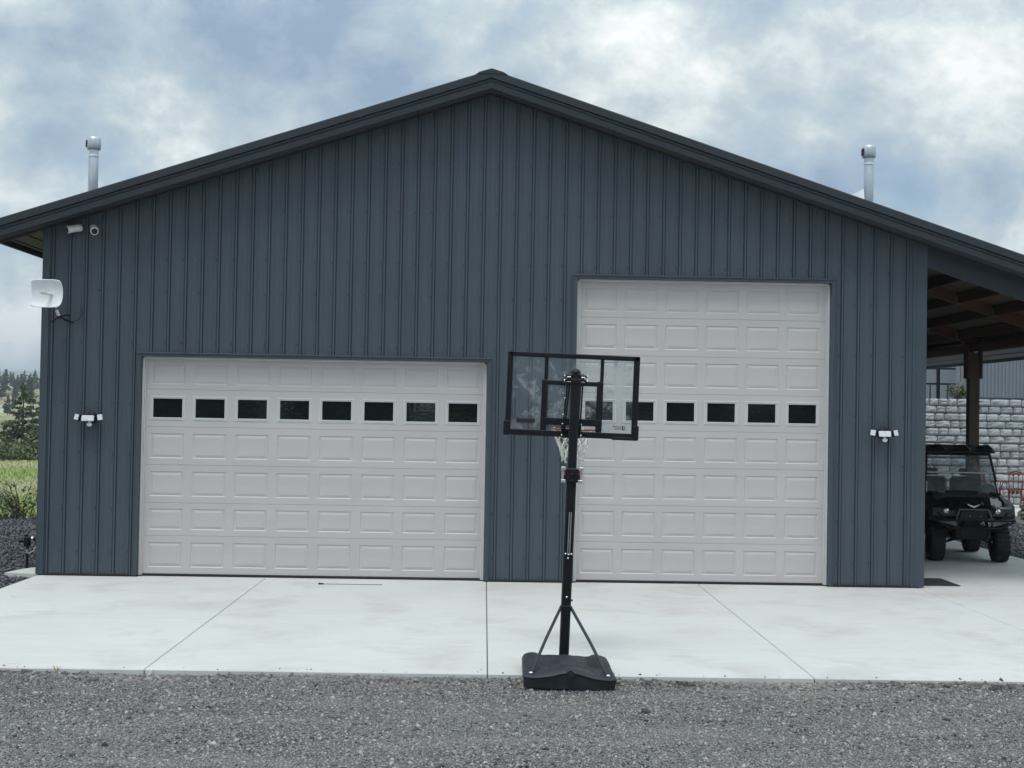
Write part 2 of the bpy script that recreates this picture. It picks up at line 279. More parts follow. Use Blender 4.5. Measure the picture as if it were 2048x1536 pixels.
# ------------------------------------------------------------------ mesh builder
class MB:
    def __init__(s): s.v = []; s.f = []; s.sm = []
    def add(s, vs_, fs_, smooth=False):
        o = len(s.v); s.v += [tuple(x) for x in vs_]
        s.f += [tuple(i+o for i in f) for f in fs_]; s.sm += [smooth]*len(fs_); return s
    def box(s, x0, x1, y0, y1, z0, z1, c=0.0, rot=None, pivot=None):
        X = sorted((x0, x1)); Y = sorted((y0, y1)); Z = sorted((z0, z1))
        if c <= 0:
            vs_ = [(X[i], Y[j], Z[k]) for i in (0, 1) for j in (0, 1) for k in (0, 1)]
            fs_ = [(0, 1, 3, 2), (4, 6, 7, 5), (0, 4, 5, 1), (2, 3, 7, 6), (0, 2, 6, 4), (1, 5, 7, 3)]
        else:
            vs_ = []; fs_ = []; idx = {}
            for i in (0, 1):
                for j in (0, 1):
                    for k in (0, 1):
                        sx, sy, sz = (1-2*i)*c, (1-2*j)*c, (1-2*k)*c
                        p = (X[i], Y[j], Z[k])
                        idx[i, j, k] = len(vs_)
                        vs_ += [(p[0], p[1]+sy, p[2]+sz), (p[0]+sx, p[1], p[2]+sz), (p[0]+sx, p[1]+sy, p[2])]
            for a in range(3):
                b_, c_ = [q for q in range(3) if q != a]
                for sgn in (0, 1):
                    loop = []
                    for (u, vv) in ((0, 0), (1, 0), (1, 1), (0, 1)):
                        q = [0, 0, 0]; q[a] = sgn; q[b_] = u; q[c_] = vv; loop.append(idx[tuple(q)]+a)
                    fs_.append(tuple(loop))
            for a in range(3):      # edges along axis a
                b_, c_ = [q for q in range(3) if q != a]
                for u in (0, 1):
                    for vv in (0, 1):
                        q0 = [0, 0, 0]; q0[b_] = u; q0[c_] = vv; q1 = list(q0); q1[a] = 1
                        i0, i1 = idx[tuple(q0)], idx[tuple(q1)]
                        fs_.append((i0+b_, i1+b_, i1+c_, i0+c_))
            for k_, i0 in idx.items(): fs_.append((i0, i0+1, i0+2))
        if rot is not None:
            pv = Vector(pivot if pivot is not None else ((X[0]+X[1])/2, (Y[0]+Y[1])/2, (Z[0]+Z[1])/2))
            rm = Euler(rot).to_matrix(); vs_ = [rm @ (Vector(q)-pv)+pv for q in vs_]
        return s.add(vs_, fs_)
    def tube(s, pts, r, n_=8, caps=True, smooth=True):
        pts = [Vector(p) for p in pts]; rr = r if isinstance(r, (list, tuple)) else [r]*len(pts)
        vs_ = []; fs_ = []; prev = None
        for i, p in enumerate(pts):
            d = (pts[min(i+1, len(pts)-1)]-pts[max(i-1, 0)]).normalized()
            if prev is None:
                a = Vector((0, 0, 1)) if abs(d.z) < 0.9 else Vector((1, 0, 0)); nx = d.cross(a).normalized()
            else:
                nx = (prev - d*prev.dot(d)); nx = nx.normalized() if nx.length > 1e-6 else d.orthogonal().normalized()
            prev = nx; ny = d.cross(nx)
            for k in range(n_):
                t_ = 2*PI*k/n_; vs_.append(p+(nx*math.cos(t_)+ny*math.sin(t_))*rr[i])
        for i in range(len(pts)-1):
            for k in range(n_):
                fs_.append((i*n_+k, i*n_+(k+1) % n_, (i+1)*n_+(k+1) % n_, (i+1)*n_+k))
        s.add(vs_, fs_, smooth)
        if caps:
            s.add(vs_[:n_], [tuple(range(n_))[::-1]]); s.add(vs_[-n_:], [tuple(range(n_))])
        return s
    def lathe(s, prof, c=(0, 0, 0), n_=20, axis='z', smooth=True):
        vs_ = []; fs_ = []
        for (r, h) in prof:
            for k in range(n_):
                a = 2*PI*k/n_; x, y = r*math.cos(a), r*math.sin(a)
                q = {'z': (x, y, h), 'y': (x, h, y), 'x': (h, x, y)}[axis]
                vs_.append((q[0]+c[0], q[1]+c[1], q[2]+c[2]))
        for i in range(len(prof)-1):
            for k in range(n_): fs_.append((i*n_+k, i*n_+(k+1) % n_, (i+1)*n_+(k+1) % n_, (i+1)*n_+k))
        return s.add(vs_, fs_, smooth)
    def prism(s, poly, a0, a1, axis='y'):
        """poly of 2D points, extruded along an axis"""
        def P(p, a): return {'y': (p[0], a, p[1]), 'x': (a, p[0], p[1]), 'z': (p[0], p[1], a)}[axis]
        k = len(poly); vs_ = [P(p, a0) for p in poly]+[P(p, a1) for p in poly]
        fs_ = [tuple(range(k))[::-1], tuple(range(k, 2*k))]+[(i, (i+1) % k, k+(i+1) % k, k+i) for i in range(k)]
        return s.add(vs_, fs_)
    def loft(s, rings, closed=True, caps=True, smooth=False):
        k = len(rings[0]); vs_ = [p for r_ in rings for p in r_]; fs_ = []
        for i in range(len(rings)-1):
            for j in range(k if closed else k-1):
                fs_.append((i*k+j, i*k+(j+1) % k, (i+1)*k+(j+1) % k, (i+1)*k+j))
        s.add(vs_, fs_, smooth)
        if caps and closed: s.add(rings[0], [tuple(range(k))[::-1]]); s.add(rings[-1], [tuple(range(k))])
        return s
    def mesh(s, name, mt_, recalc=True):
        me = bpy.data.meshes.new(name); me.from_pydata(s.v, [], s.f)
        me.polygons.foreach_set('use_smooth', s.sm)
        if mt_: me.materials.append(mt_)
        if recalc:
            import bmesh
            bm = bmesh.new(); bm.from_mesh(me); bmesh.ops.recalc_face_normals(bm, faces=bm.faces); bm.to_mesh(me); bm.free()
        me.update(); return me
def tagset(o, label=None, cat=None, group=None, kind=None):
    if label: o['label'] = label
    if cat: o['category'] = cat
    if group: o['group'] = group
    if kind: o['kind'] = kind
    return o
def obj(name, data, parent=None, **k):
    """data: MB already turned into a mesh. Vertices are in the top-level thing's own frame."""
    o = bpy.data.objects.new(name, data); COL.objects.link(o)
    if parent is not None: o.parent = parent
    return tagset(o, **k)
def thing(name, loc, label, cat, group=None, rot=(0, 0, 0), kind=None):
    o = bpy.data.objects.new(name, None); COL.objects.link(o); o.empty_display_size = 0.2
    o.location = loc; o.rotation_euler = rot
    return tagset(o, label, cat, group, kind)
def part(name, mb, mt_, parent, world=True, label=None, kind=None):
    """child mesh; world=True: vertices given in world coordinates (parent unrotated)"""
    o = obj(name, mb.mesh(name, mt_), parent)
    if world and parent.type == 'EMPTY': o.location = -parent.location
    return tagset(o, label=label, kind=kind)
def put(name, me, parent, loc, rot=None, label=None):
    o = obj(name, me, parent); o.location = loc
    if rot: o.rotation_euler = rot
    if label: o['label'] = label
    return o
def np_mesh(name, V, F, mt_, tone=None, smooth=False):
    """numpy triangles -> mesh, with one tone value per vertex"""
    me = bpy.data.meshes.new(name); nv, nf = len(V), len(F)
    me.vertices.add(nv); me.vertices.foreach_set('co', V.astype(np.float32).ravel())
    me.loops.add(nf*3); me.loops.foreach_set('vertex_index', F.astype(np.int32).ravel())
    me.polygons.add(nf); me.polygons.foreach_set('loop_start', np.arange(0, nf*3, 3, dtype=np.int32))
    me.polygons.foreach_set('loop_total', np.full(nf, 3, dtype=np.int32))
    if smooth: me.polygons.foreach_set('use_smooth', np.ones(nf, dtype=bool))
    me.update(calc_edges=True)
    if tone is not None:
        at = me.attributes.new('tone', 'FLOAT', 'POINT'); at.data.foreach_set('value', tone.astype(np.float32))
    me.materials.append(mt_); me.validate(); return me

# ------------------------------------------------------------------ terrain, gravel, concrete
def sstep(a, b_, x):
    t_ = np.clip((x-a)/(b_-a), 0, 1); return t_*t_*(3-2*t_)
LD = np.array([0, 60, 72, 100, 150, 250, 350, 450, 600, 800, 1000, 1500, 3000, 5000, 8000])
LH = np.array([-.16, -.16, -.35, -2.6, -5.2, -5.6, -3.0, -1.0, 6, 14, 16, 12, 50, 112, 120])
RD = np.array([0, 60, 100, 200, 300, 600, 1000, 1500, 3000, 5000, 8000])
RH = np.array([-.16, -.16, -2., -5, -5, 5, 25, 50, 58, 90, 110])
BD = np.array([0, 40, 60, 110, 200, 500, 8000]); BHT = np.array([-.16, -.16, -.1, .4, 1.5, 5, 60])
def terrain_h(x, y):
    dx, dy = x-CAMLOC.x, y-CAMLOC.y; d = np.hypot(dx, dy); az = np.arctan2(dx, dy)
    hl, hr, hb = np.interp(d, LD, LH), np.interp(d, RD, RH), np.interp(d, BD, BHT)
    t_ = sstep(-0.22, 0.22, az); h = hl*(1-t_)+hr*t_
    tb = sstep(1.3, 1.9, np.abs(az)); h = h*(1-tb)+hb*tb
    wob = np.sin(x*0.013+1.1)*np.cos(y*0.011)*0.5+np.sin(x*0.004+y*0.006)*0.9
    return h+wob*sstep(120, 500, d)*sstep(0, 1, d/900)*2.0 + 6*np.sin(az*38+0.7)*sstep(3000, 4800, d)
rad = np.concatenate([np.linspace(0, 100, 40), np.geomspace(104, 8000, 90)])
naz = 360; ang = np.linspace(-PI, PI, naz, endpoint=False)
RR_, AA = np.meshgrid(rad, ang, indexing='ij')
TX, TY = CAMLOC.x+RR_*np.sin(AA), CAMLOC.y+RR_*np.cos(AA)
TV = np.stack([TX, TY, terrain_h(TX, TY)], -1).reshape(-1, 3)
ii, jj = np.meshgrid(np.arange(len(rad)-1), np.arange(naz), indexing='ij')
a = (ii*naz+jj).ravel(); b_ = (ii*naz+(jj+1) % naz).ravel(); c_ = ((ii+1)*naz+(jj+1) % naz).ravel(); d_ = ((ii+1)*naz+jj).ravel()
obj('ground', np_mesh('ground', TV, np.concatenate([np.stack([a, c_, b_], -1), np.stack([a, d_, c_], -1)]), M['terrain'], smooth=True), kind='structure')

def grid_sheet(name, x0, x1, y0, y1, nx, ny, hfun, mt_, poly=None):
    xs, ys = np.linspace(x0, x1, nx), np.linspace(y0, y1, ny); X, Y = np.meshgrid(xs, ys, indexing='ij')
    V = np.stack([X, Y, hfun(X, Y)], -1).reshape(-1, 3)
    i, j = np.meshgrid(np.arange(nx-1), np.arange(ny-1), indexing='ij')
    a = (i*ny+j).ravel(); b = ((i+1)*ny+j).ravel(); c = ((i+1)*ny+j+1).ravel(); d = (i*ny+j+1).ravel()
    return obj(name, np_mesh(name, V, np.concatenate([np.stack([a, b, c], -1), np.stack([a, c, d], -1)]), mt_, smooth=True), kind='structure')
def yard_h(x, y):
    return -0.055 + 0.012*np.sin(x*1.7+y*0.8)*np.sin(y*1.3-x*0.4) - 0.03*sstep(-7.7, -9.5, y)
def left_h(x, y):
    return -0.06 + 0.05*sstep(-6.5, -8.0, x)*sstep(-4, 3, y) + 0.02*np.sin(x*3.1)*np.sin(y*2.3)
def right_h(x, y):
    return -0.13 + 0.24*sstep(7, 15, y) + 0.02*np.sin(x*2.1)*np.sin(y*1.9)
APRON_Y = -7.2
grid_sheet('gravel_yard', -30, 30, -45, APRON_Y+0.02, 121, 90, yard_h, M['gravel'])
grid_sheet('gravel_bed', -16, -6.25, APRON_Y, 10.6, 60, 90, left_h, M['gravel'])
grid_sheet('gravel_slope', 9.45, 30, APRON_Y, 18.6, 80, 100, right_h, M['gravel'])

# apron slabs, each its own piece with a tooled joint round it
SLAB_E = bpy.data.objects.new('concrete_apron', None); COL.objects.link(SLAB_E); SLAB_E['kind'] = 'structure'
XJ = [-6.30, -3.08, 0.07, 3.10, 6.25, 9.5]
def slab(x0, x1, y0, y1, z=0.0, th=0.14):
    g = 0.0042
    mb = MB().box(x0+g, x1-g, y0+g, y1-g, z-th, z, c=0.008); part('concrete_slab', mb, M['concrete'], SLAB_E)
YM = -3.82
for i in range(5):
    if i < 4:
        slab(XJ[i], XJ[i+1], APRON_Y, YM); slab(XJ[i], XJ[i+1], YM, 0.0 if i else 0.0)
    else:
        slab(XJ[i], XJ[i+1], APRON_Y, -4.1); slab(XJ[i], XJ[i+1], -4.1, -1.02)
slab(6.25, 9.52, -1.02, 7.6); slab(6.30, 9.52, 7.6, 18)
part('joint_base', MB().box(-6.29, 9.49, APRON_Y+0.02, 17.9, -0.13, -0.02), M['seal'], SLAB_E)
slab(9.5, 14, APRON_Y, -1.02)

# ------------------------------------------------------------------ the shop building
XL, XR, ZB, SL, XA = -6.30, 6.33, 6.984, 0.3262, 0.02
DL, DR, DZ = -4.90, 0.03, 3.127          # wide door opening
EL, ER, EZ = 1.30, 4.965, 4.354          # tall door opening
def zs(x): return ZB-SL*abs(x-XA)        # underside of the rake
B = thing('shop_building', (0, 0, 0), 'dark slate-blue ribbed metal shop with gable roof and two pale garage doors', 'building')
PITCHX = 0.2352; RIB0 = -0.7618
def wall_cols():
    xs = []
    k0 = math.floor((XL-RIB0)/PITCHX)
    for k in range(k0, k0+60):
        rc = RIB0+k*PITCHX
        for dx, dy in ((-0.0260, 0), (-0.0250, 0.014), (-0.0150, 0.014), (-0.0110, -0.022), (0.0110, -0.022), (0.0150, 0.014), (0.0250, 0.014), (0.0260, 0),
                       (0.068, 0), (0.073, -0.0035), (0.083, -0.0035), (0.088, 0),
                       (0.147, 0), (0.152, -0.0035), (0.162, -0.0035), (0.167, 0)):
            xs.append((rc+dx, dy))
    return [q for q in xs if XL+0.10 < q[0] < XR-0.17]
cols = wall_cols()
for e in (DL-0.001, DR+0.001, EL-0.001, ER+0.001, XL+0.06, XR-0.16):
    cols.append((e, 0.0))
cols.sort()
def zbot(xm):
    if DL < xm < DR: return DZ+0.03
    if EL < xm < ER: return EZ+0.03
    return 0.03
def sheet_bounds():
    e = [XL]
    k = math.floor((XL-RIB0)/PITCHX)+1
    while RIB0+k*PITCHX+0.118 < XR-0.3:
        e.append(RIB0+k*PITCHX+0.118); k += 4
    return e+[XR]
eb = sheet_bounds()
for s_ in range(len(eb)-1):
    cc = [q for q in cols if eb[s_] <= q[0] <= eb[s_+1]]
    if s_ > 0: cc = [(eb[s_], 0.0)]+cc
    if s_ < len(eb)-2: cc = cc+[(eb[s_+1], 0.0)]
    mb = MB(); off = (s_ % 2)*0.0012
    for (xa, ya), (xb, yb) in zip(cc, cc[1:]):
        if xb-xa < 1e-5: continue
        zb_ = zbot((xa+xb)/2); za, zt = zs(xa)+0.05, zs(xb)+0.05
        mids = [(xa, ya, za, xb, yb, zt)]
        if xa < XA < xb:
            ym = ya+(yb-ya)*(XA-xa)/(xb-xa); mids = [(xa, ya, za, XA, ym, zs(XA)+0.05), (XA, ym, zs(XA)+0.05, xb, yb, zt)]
        for (p, py, pz, q, qy, qz) in mids:
            mb.add([(p, py-off, zb_), (q, qy-off, zb_), (q, qy-off, qz), (p, py-off, pz)], [(0, 1, 2, 3)])
    part('wall_panel', mb, M['siding'], B)
# screws in rows
mb = MB()
for zz in (0.35, 0.95, 1.75, 2.45, 3.32, 4.05, 4.52, 5.25, 5.95, 6.5):
    k = math.floor((XL-RIB0)/PITCHX)
    for q in range(60):
        x = RIB0+(k+q)*PITCHX-0.045
        if not (XL+0.15 < x < XR-0.2) or zz > zs(x)-0.15 or zz < zbot(x)+0.02: continue
        if abs(x-DL) < 0.1 or abs(x-DR) < 0.1 or abs(x-EL) < 0.1 or abs(x-ER) < 0.1: 
            if zz < EZ+0.1: continue
        zj = zz+random.uniform(-.012, .012)
        mb.lathe([(0.0095, -0.0015), (0.0095, -0.006), (0.006, -0.010), (0.0, -0.010)], (x, 0, zj), 6, 'y', False)
part('screw_row', mb, M['seal'], B, kind='stuff')
# other walls (ribbed the plain way)
def side_wall(x, sgn, ztop):
    mb = MB().box(x, x-sgn*0.1, 0.02, 18.0, 0.02, ztop)
    y = 0.3
    while y < 17.9:
        mb.box(x, x+sgn*0.02, y-0.02, y+0.02, 0.03, ztop-0.01); y += PITCHX
    part('side_wall', mb, M['siding'], B)
side_wall(XL+0.02, -1, zs(XL)+0.1); side_wall(XR-0.02, 1, zs(XR)+0.1)
part('back_wall', MB().prism([(XL+.05, 0.02), (XR-.05, 0.02), (XR-.05, zs(XR)), (XA, ZB), (XL+.05, zs(XL))], 17.85, 17.98), M['siding'], B)
# corner trims, base trims, door trims
for x0, x1 in ((XL-0.022, XL+0.085), (XR-0.19, XR+0.012)):
    mb = MB().box(x0, x1, -0.027, 0.10, 0.015, zs((x0+x1)/2)+0.03, c=0.006)
    if x1 > 0: mb.box(x0+0.045, x0+0.065, -0.033, -0.026, 0.02, zs(x1)-0.01, c=0.002)
    part('corner_trim', mb, M['trim'], B)
for x0, x1 in ((XL+0.09, DL-0.075), (DR+0.075, EL-0.075), (ER+0.075, XR-0.195)):
    part('base_trim', MB().box(x0, x1, -0.030, 0.06, 0.012, 0.034), M['seal'], B)
def door_trim(x0, x1, z):
    for xa, s_ in ((x0, -1), (x1, 1)):
        mb = MB().box(xa, xa+s_*0.068, -0.030, 0.16, 0.014, z+0.03, c=0.004)
        mb.box(xa+s_*0.052, xa+s_*0.068, -0.040, -0.029, 0.014, z+0.028, c=0.003)
        part('door_jamb', mb, M['trim'], B)
    mb = MB().box(x0-0.066, x1+0.066, -0.031, 0.16, z+0.001, z+0.060, c=0.004).box(x0-0.07, x1+0.07, -0.046, -0.030, z+0.042, z+0.062, c=0.004)
    part('door_head', mb, M['trim'], B)
door_trim(DL, DR, DZ); door_trim(EL, ER, EZ)
# garage doors
YD = 0.125
def panel_mesh(w_, h_):
    mb = MB(); rings = []
    for ins, dy in ((0, 0), (0.010, 0.0085), (0.017, 0.009), (0.048, 0.0005), (0.052, 0.0)):
        rings.append([(-w_/2+ins, dy, -h_/2+ins), (w_/2-ins, dy, -h_/2+ins), (w_/2-ins, dy, h_/2-ins), (-w_/2+ins, dy, h_/2-ins)])
    mb.loft(rings, caps=False); mb.add(rings[-1], [(0, 1, 2, 3)])
    return mb.mesh('raised_panel', M['door'])
def frame_mesh(w_, h_, gw, gh):
    mb = MB(); rings = []
    for ww, hh, dy in ((w_, h_, 0.0), (w_-0.004, h_-0.004, -0.007), (w_-0.03, h_-0.03, -0.009), (w_-0.036, h_-0.036, 0.002),
                       (gw+0.032, gh+0.032, 0.002), (gw+0.026, gh+0.026, -0.008), (gw+0.006, gh+0.006, -0.006), (gw, gh, 0.012)):
        rings.append([(-ww/2, dy, -hh/2), (ww/2, dy, -hh/2), (ww/2, dy, hh/2), (-ww/2, dy, hh/2)])
    mb.loft(rings, caps=False); return mb.mesh('window_frame', M['doorwhite'])
def garage_door(x0, x1, zb, pc, pw, gw, zglass, wrow, label):
    """zb: section boundaries from the floor up; pc: panel centres"""
    D = thing_part = MB()
    for xa, s_ in ((x0, 1), (x1, -1)):     # side seals lying against the face
        D.box(xa+s_*0.002, xa+s_*0.034, 0.070, 0.112, 0.012, zb[-1], c=0.006)
        D.box(xa+s_*0.036, xa+s_*0.052, 0.098, 0.122, 0.012, zb[-1], c=0.004)
    D.box(x0, x1, 0.070, 0.108, zb[-1]-0.035, zb[-1], c=0.005)
    dm = D.mesh('garage_door', M['doorwhite'])
    d = obj('garage_door', dm, B, label=label)
    cache = {}
    for i in range(len(zb)-1):
        za, zt = zb[i]+0.0008, zb[i+1]-0.0008
        zc_ = (zb[i]+zb[i+1])/2
        mb = MB()
        if i == wrow: pws, phs = pw+0.012, 0.342; zc_ = zglass
        else: pws, phs = pw, min(0.355, (zt-za)-0.17)
        if i == len(zb)-2 : zc_ += -0.01
        # face with a hole for every panel
        cxs = pc; zlo, zhi = zc_-phs/2, zc_+phs/2
        edge = 0.0025
        rows = [(za+edge, zlo), (zhi, zt-edge)]
        for ra, rb in rows: mb.add([(x0, YD, ra), (x1, YD, ra), (x1, YD, rb), (x0, YD, rb)], [(0, 1, 2, 3)])
        xs_ = [x0]+[q for c0 in cxs for q in (c0-pws/2, c0+pws/2)]+[x1]
        for q in range(0, len(xs_), 2): mb.add([(xs_[q], YD, zlo), (xs_[q+1], YD, zlo), (xs_[q+1], YD, zhi), (xs_[q], YD, zhi)], [(0, 1, 2, 3)])
        for z_a, z_b in ((za+edge, za), (zt-edge, zt)):
            mb.add([(x0, YD, z_a), (x1, YD, z_a), (x1, YD+0.0035, z_b), (x0, YD+0.0035, z_b)], [(0, 1, 2, 3)])
            mb.add([(x0, YD+0.006, z_b), (x1, YD+0.006, z_b), (x1, YD+0.05, z_b), (x0, YD+0.05, z_b)], [(0, 1, 2, 3)])
        obj('door_section', mb.mesh('door_section', M['door']), d)
        for c0 in cxs:
            if i == wrow:
                if 'f' not in cache:
                    cache['f'] = frame_mesh(pws, phs, gw, 0.268)
                    cache['g'] = MB().box(-gw/2-0.004, gw/2+0.004, 0.010, 0.018, -0.138, 0.138).mesh('window_pane', M['glassdark'])
                put('window_frame', cache['f'], d, (c0, YD, zc_)); put('window_pane', cache['g'], d, (c0, YD, zc_), (R(random.uniform(-.5, .9)), 0, R(random.uniform(-.5, .5))))
            else:
                key = round(phs, 4)
                if key not in cache: cache[key] = panel_mesh(pws, phs)
                put('raised_panel', cache[key], d, (c0, YD, zc_))
    obj('bottom_seal', MB().box(x0+0.01, x1-0.01, YD-0.012, YD+0.04, 0.003, zb[0]+0.002, c=0.004).mesh('bottom_seal', M['seal']), d)
garage_door(DL, DR, [0.032, 0.575, 1.045, 1.587, 2.130, 2.666, 3.135], [-4.537+0.6038*k for k in range(8)], 0.477, 0.412, 2.399, 4,
            'wide pale grey garage door eight panels across')
garage_door(EL, ER, [0.032, 0.581, 1.112, 1.658, 2.191, 2.724, 3.265, 3.813, 4.362], [1.6485+0.5885*k for k in range(6)], 0.478, 0.397, 2.465, 4,
            'tall pale grey garage door six panels across')
part('inner_dark', MB().box(XL+0.2, XR-0.2, 0.35, 0.40, 0.02, 4.6), M['seal'], B)
# floor sill strip of the shop under the doors
for x0, x1 in ((DL, DR), (EL, ER)):
    part('floor_sill', MB().box(x0+0.002, x1-0.002, 0.012, 0.36, -0.14, -0.004), M['concrete'], B)

# rakes, soffit, roof
XE_L, XE_R, YO = -6.95, 10.30, -0.40
def rake(x1):
    pr = [(-0.385, -0.004), (YO, 0.0), (YO, 0.084), (YO+0.010, 0.089), (YO+0.010, 0.094), (YO, 0.099), (YO, 0.132), (YO+0.012, 0.137), (YO+0.012, 0.143),
          (YO-0.024, 0.145), (YO-0.022, 0.245), (YO-0.008, 0.257), (-0.30, 0.257), (-0.30, 0.02)]
    rings = [[(x, y, zs(x)+dz) for y, dz in pr] for x in (XA, x1)]
    return MB().loft(rings)
part('rake_trim', rake(XE_L), M['rake'], B); part('rake_trim', rake(XE_R), M['rake'], B)
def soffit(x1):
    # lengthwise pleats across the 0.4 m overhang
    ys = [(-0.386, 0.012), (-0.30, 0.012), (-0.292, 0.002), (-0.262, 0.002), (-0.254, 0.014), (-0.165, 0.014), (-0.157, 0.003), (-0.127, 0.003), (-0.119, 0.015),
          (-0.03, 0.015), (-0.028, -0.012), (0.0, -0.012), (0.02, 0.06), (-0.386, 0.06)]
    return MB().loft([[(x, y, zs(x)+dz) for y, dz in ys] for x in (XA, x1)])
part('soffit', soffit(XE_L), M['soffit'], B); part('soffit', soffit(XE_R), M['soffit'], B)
# left eave soffit, pleats run along the eave
pr = []
xx = XL-0.005
while xx > XE_L+0.06:
    pr += [(xx, 0.03), (xx-0.10, 0.03), (xx-0.105, 0.018), (xx-0.14, 0.018), (xx-0.145, 0.03)]; xx -= 0.20
pr = [q for q in pr if q[0] > XE_L+0.03]
poly = [(x, zs(x)+dz) for x, dz in pr]+[(XE_L+0.03, zs(XE_L)+0.1), (XL-0.005, zs(XL)+0.1)]
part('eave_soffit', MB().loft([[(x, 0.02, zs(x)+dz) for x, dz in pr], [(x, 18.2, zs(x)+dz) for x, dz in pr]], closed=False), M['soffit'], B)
part('eave_fascia', MB().box(XE_L-0.012, XE_L+0.03, YO, 18.3, zs(XE_L)-0.010, zs(XE_L)+0.22, c=0.004), M['trim'], B)
part('eave_fascia', MB().box(XE_R-0.03, XE_R+0.012, YO, 18.3, zs(XE_R)-0.035, zs(XE_R)+0.22, c=0.004), M['trim'], B)
for x1 in (XE_L-0.05, XE_R+0.05):
    sg = 1 if x1 > 0 else -1
    mb = MB().loft([[(x, -0.41, zs(x)+0.258), (x, 18.3, zs(x)+0.258), (x, 18.3, zs(x)+0.225), (x, -0.29, zs(x)+0.225)] for x in (XA, x1)])
    y = -0.25
    while y < 18.2:
        mb.loft([[(x, y-0.02, zs(x)+0.256), (x, y-0.01, zs(x)+0.275), (x, y+0.01, zs(x)+0.275), (x, y+0.02, zs(x)+0.256)] for x in (XA+sg*.05, x1)]); y += PITCHX
    part('roof', mb, M['roof'], B)
rc = [(-0.30, 0.0), (-0.235, 0.018), (-0.17, 0.020), (0, 0.020)]
poly = [(XA+x, zs(XA+x)+0.259+dz) for x, dz in ((-0.22, 0), (-0.17, 0.016), (0, 0.012), (0.17, 0.016), (0.22, 0))]
part('ridge_cap', MB().prism(poly+[(XA, ZB+0.20)], YO-0.030, 18.3), M['rake'], B)

# open lean-to on the right: header, rafters, joists, deck, posts
Z0 = 4.926
def zl(x): return Z0-SL*(x-XR)
def slope_beam(y0, y1, dzb, dzt, x0=XR+0.005, x1=XE_R-0.06):
    return MB().loft([[(x, y0, zl(x)+dzb), (x, y1, zl(x)+dzb), (x, y1, zl(x)+dzt), (x, y0, zl(x)+dzt)] for x in (x0, x1)])
part('header_beam', slope_beam(-0.02, 0.10, -0.30, 0.01), M['rake'], B)  # slate header; its shade under the roof is painted by this darker colour
for yy in (3.66, 7.32, 10.98, 14.64):
    part('rafter', slope_beam(yy-0.045, yy-0.003, 0.0, 0.195), M['beam'], B)
    part('rafter', slope_beam(yy+0.003, yy+0.045, 0.0, 0.195), M['beam'], B)
part('roof_deck', slope_beam(0.11, 18, 0.199, 0.222, x1=XE_R-0.05), M['deckwood'], B)
jm = {}
for bi, ya in enumerate((0.11, 3.71, 7.37, 11.03, 14.69)):
    yb = (3.61, 7.27, 10.93, 14.59, 17.9)[bi]; x = XR+0.45
    while x < XE_R-0.9:
        part('joist', MB().box(x-0.019, x+0.019, ya, yb, zl(x)+0.012, zl(x)+0.190), M['beam'], B)
        hg = MB().box(x-0.026, x+0.026, yb-0.07, yb-0.002, zl(x)+0.006, zl(x)+0.011).box(x-0.026, x-0.020, yb-0.07, yb-0.002, zl(x)+0.006, zl(x)+0.15).box(x+0.020, x+0.026, yb-0.07, yb-0.002, zl(x)+0.006, zl(x)+0.15)
        if bi < 3: part('joist_hanger', hg, M['silver'], B)
        x += 0.61
part('eave_beam', MB().box(9.46, 9.50, 0.1, 18, 3.76, 3.90).box(9.60, 9.64, 0.1, 18, 3.76, 3.90), M['beam'], B)
for yy in (0.14, 7.32, 14.64):
    mb = MB().box(9.45, 9.65, yy-0.10, yy+0.10, -0.35, 3.80, c=0.008)
    p = part('lean_to_post', mb, M['post'], B)
    part('post_bracket', MB().box(9.40, 9.448, yy-0.12, yy+0.12, 3.24, 3.93, c=0.004).box(9.652, 9.70, yy-0.12, yy+0.12, 3.24, 3.86, c=0.004), M['beam'], p)
    part('bolt', MB().lathe([(0, -0.135), (0.035, -0.135), (0.04, -0.12), (0.04, -0.10)], (9.56, yy, 3.78), 10, 'y'), M['silver'], p)
# overhang beyond the beam: pleated metal underside
pr = []
x = 9.66
while x < XE_R-0.12:
    pr += [(x, 0.0), (x+0.12, 0.0), (x+0.13, 0.022), (x+0.16, 0.022), (x+0.17, 0.0)]; x += 0.21
pr = [q for q in pr if q[0] < XE_R-0.05]
part('eave_soffit', MB().prism([(a_, zl(a_)-0.01+d_) for a_, d_ in pr]+[(XE_R-0.05, zl(XE_R)+0.15), (9.66, zl(9.66)+0.15)], 0.12, 18.2), mat('pale_soffit_steel', (0.20, 0.225, 0.245), 0.5), B)

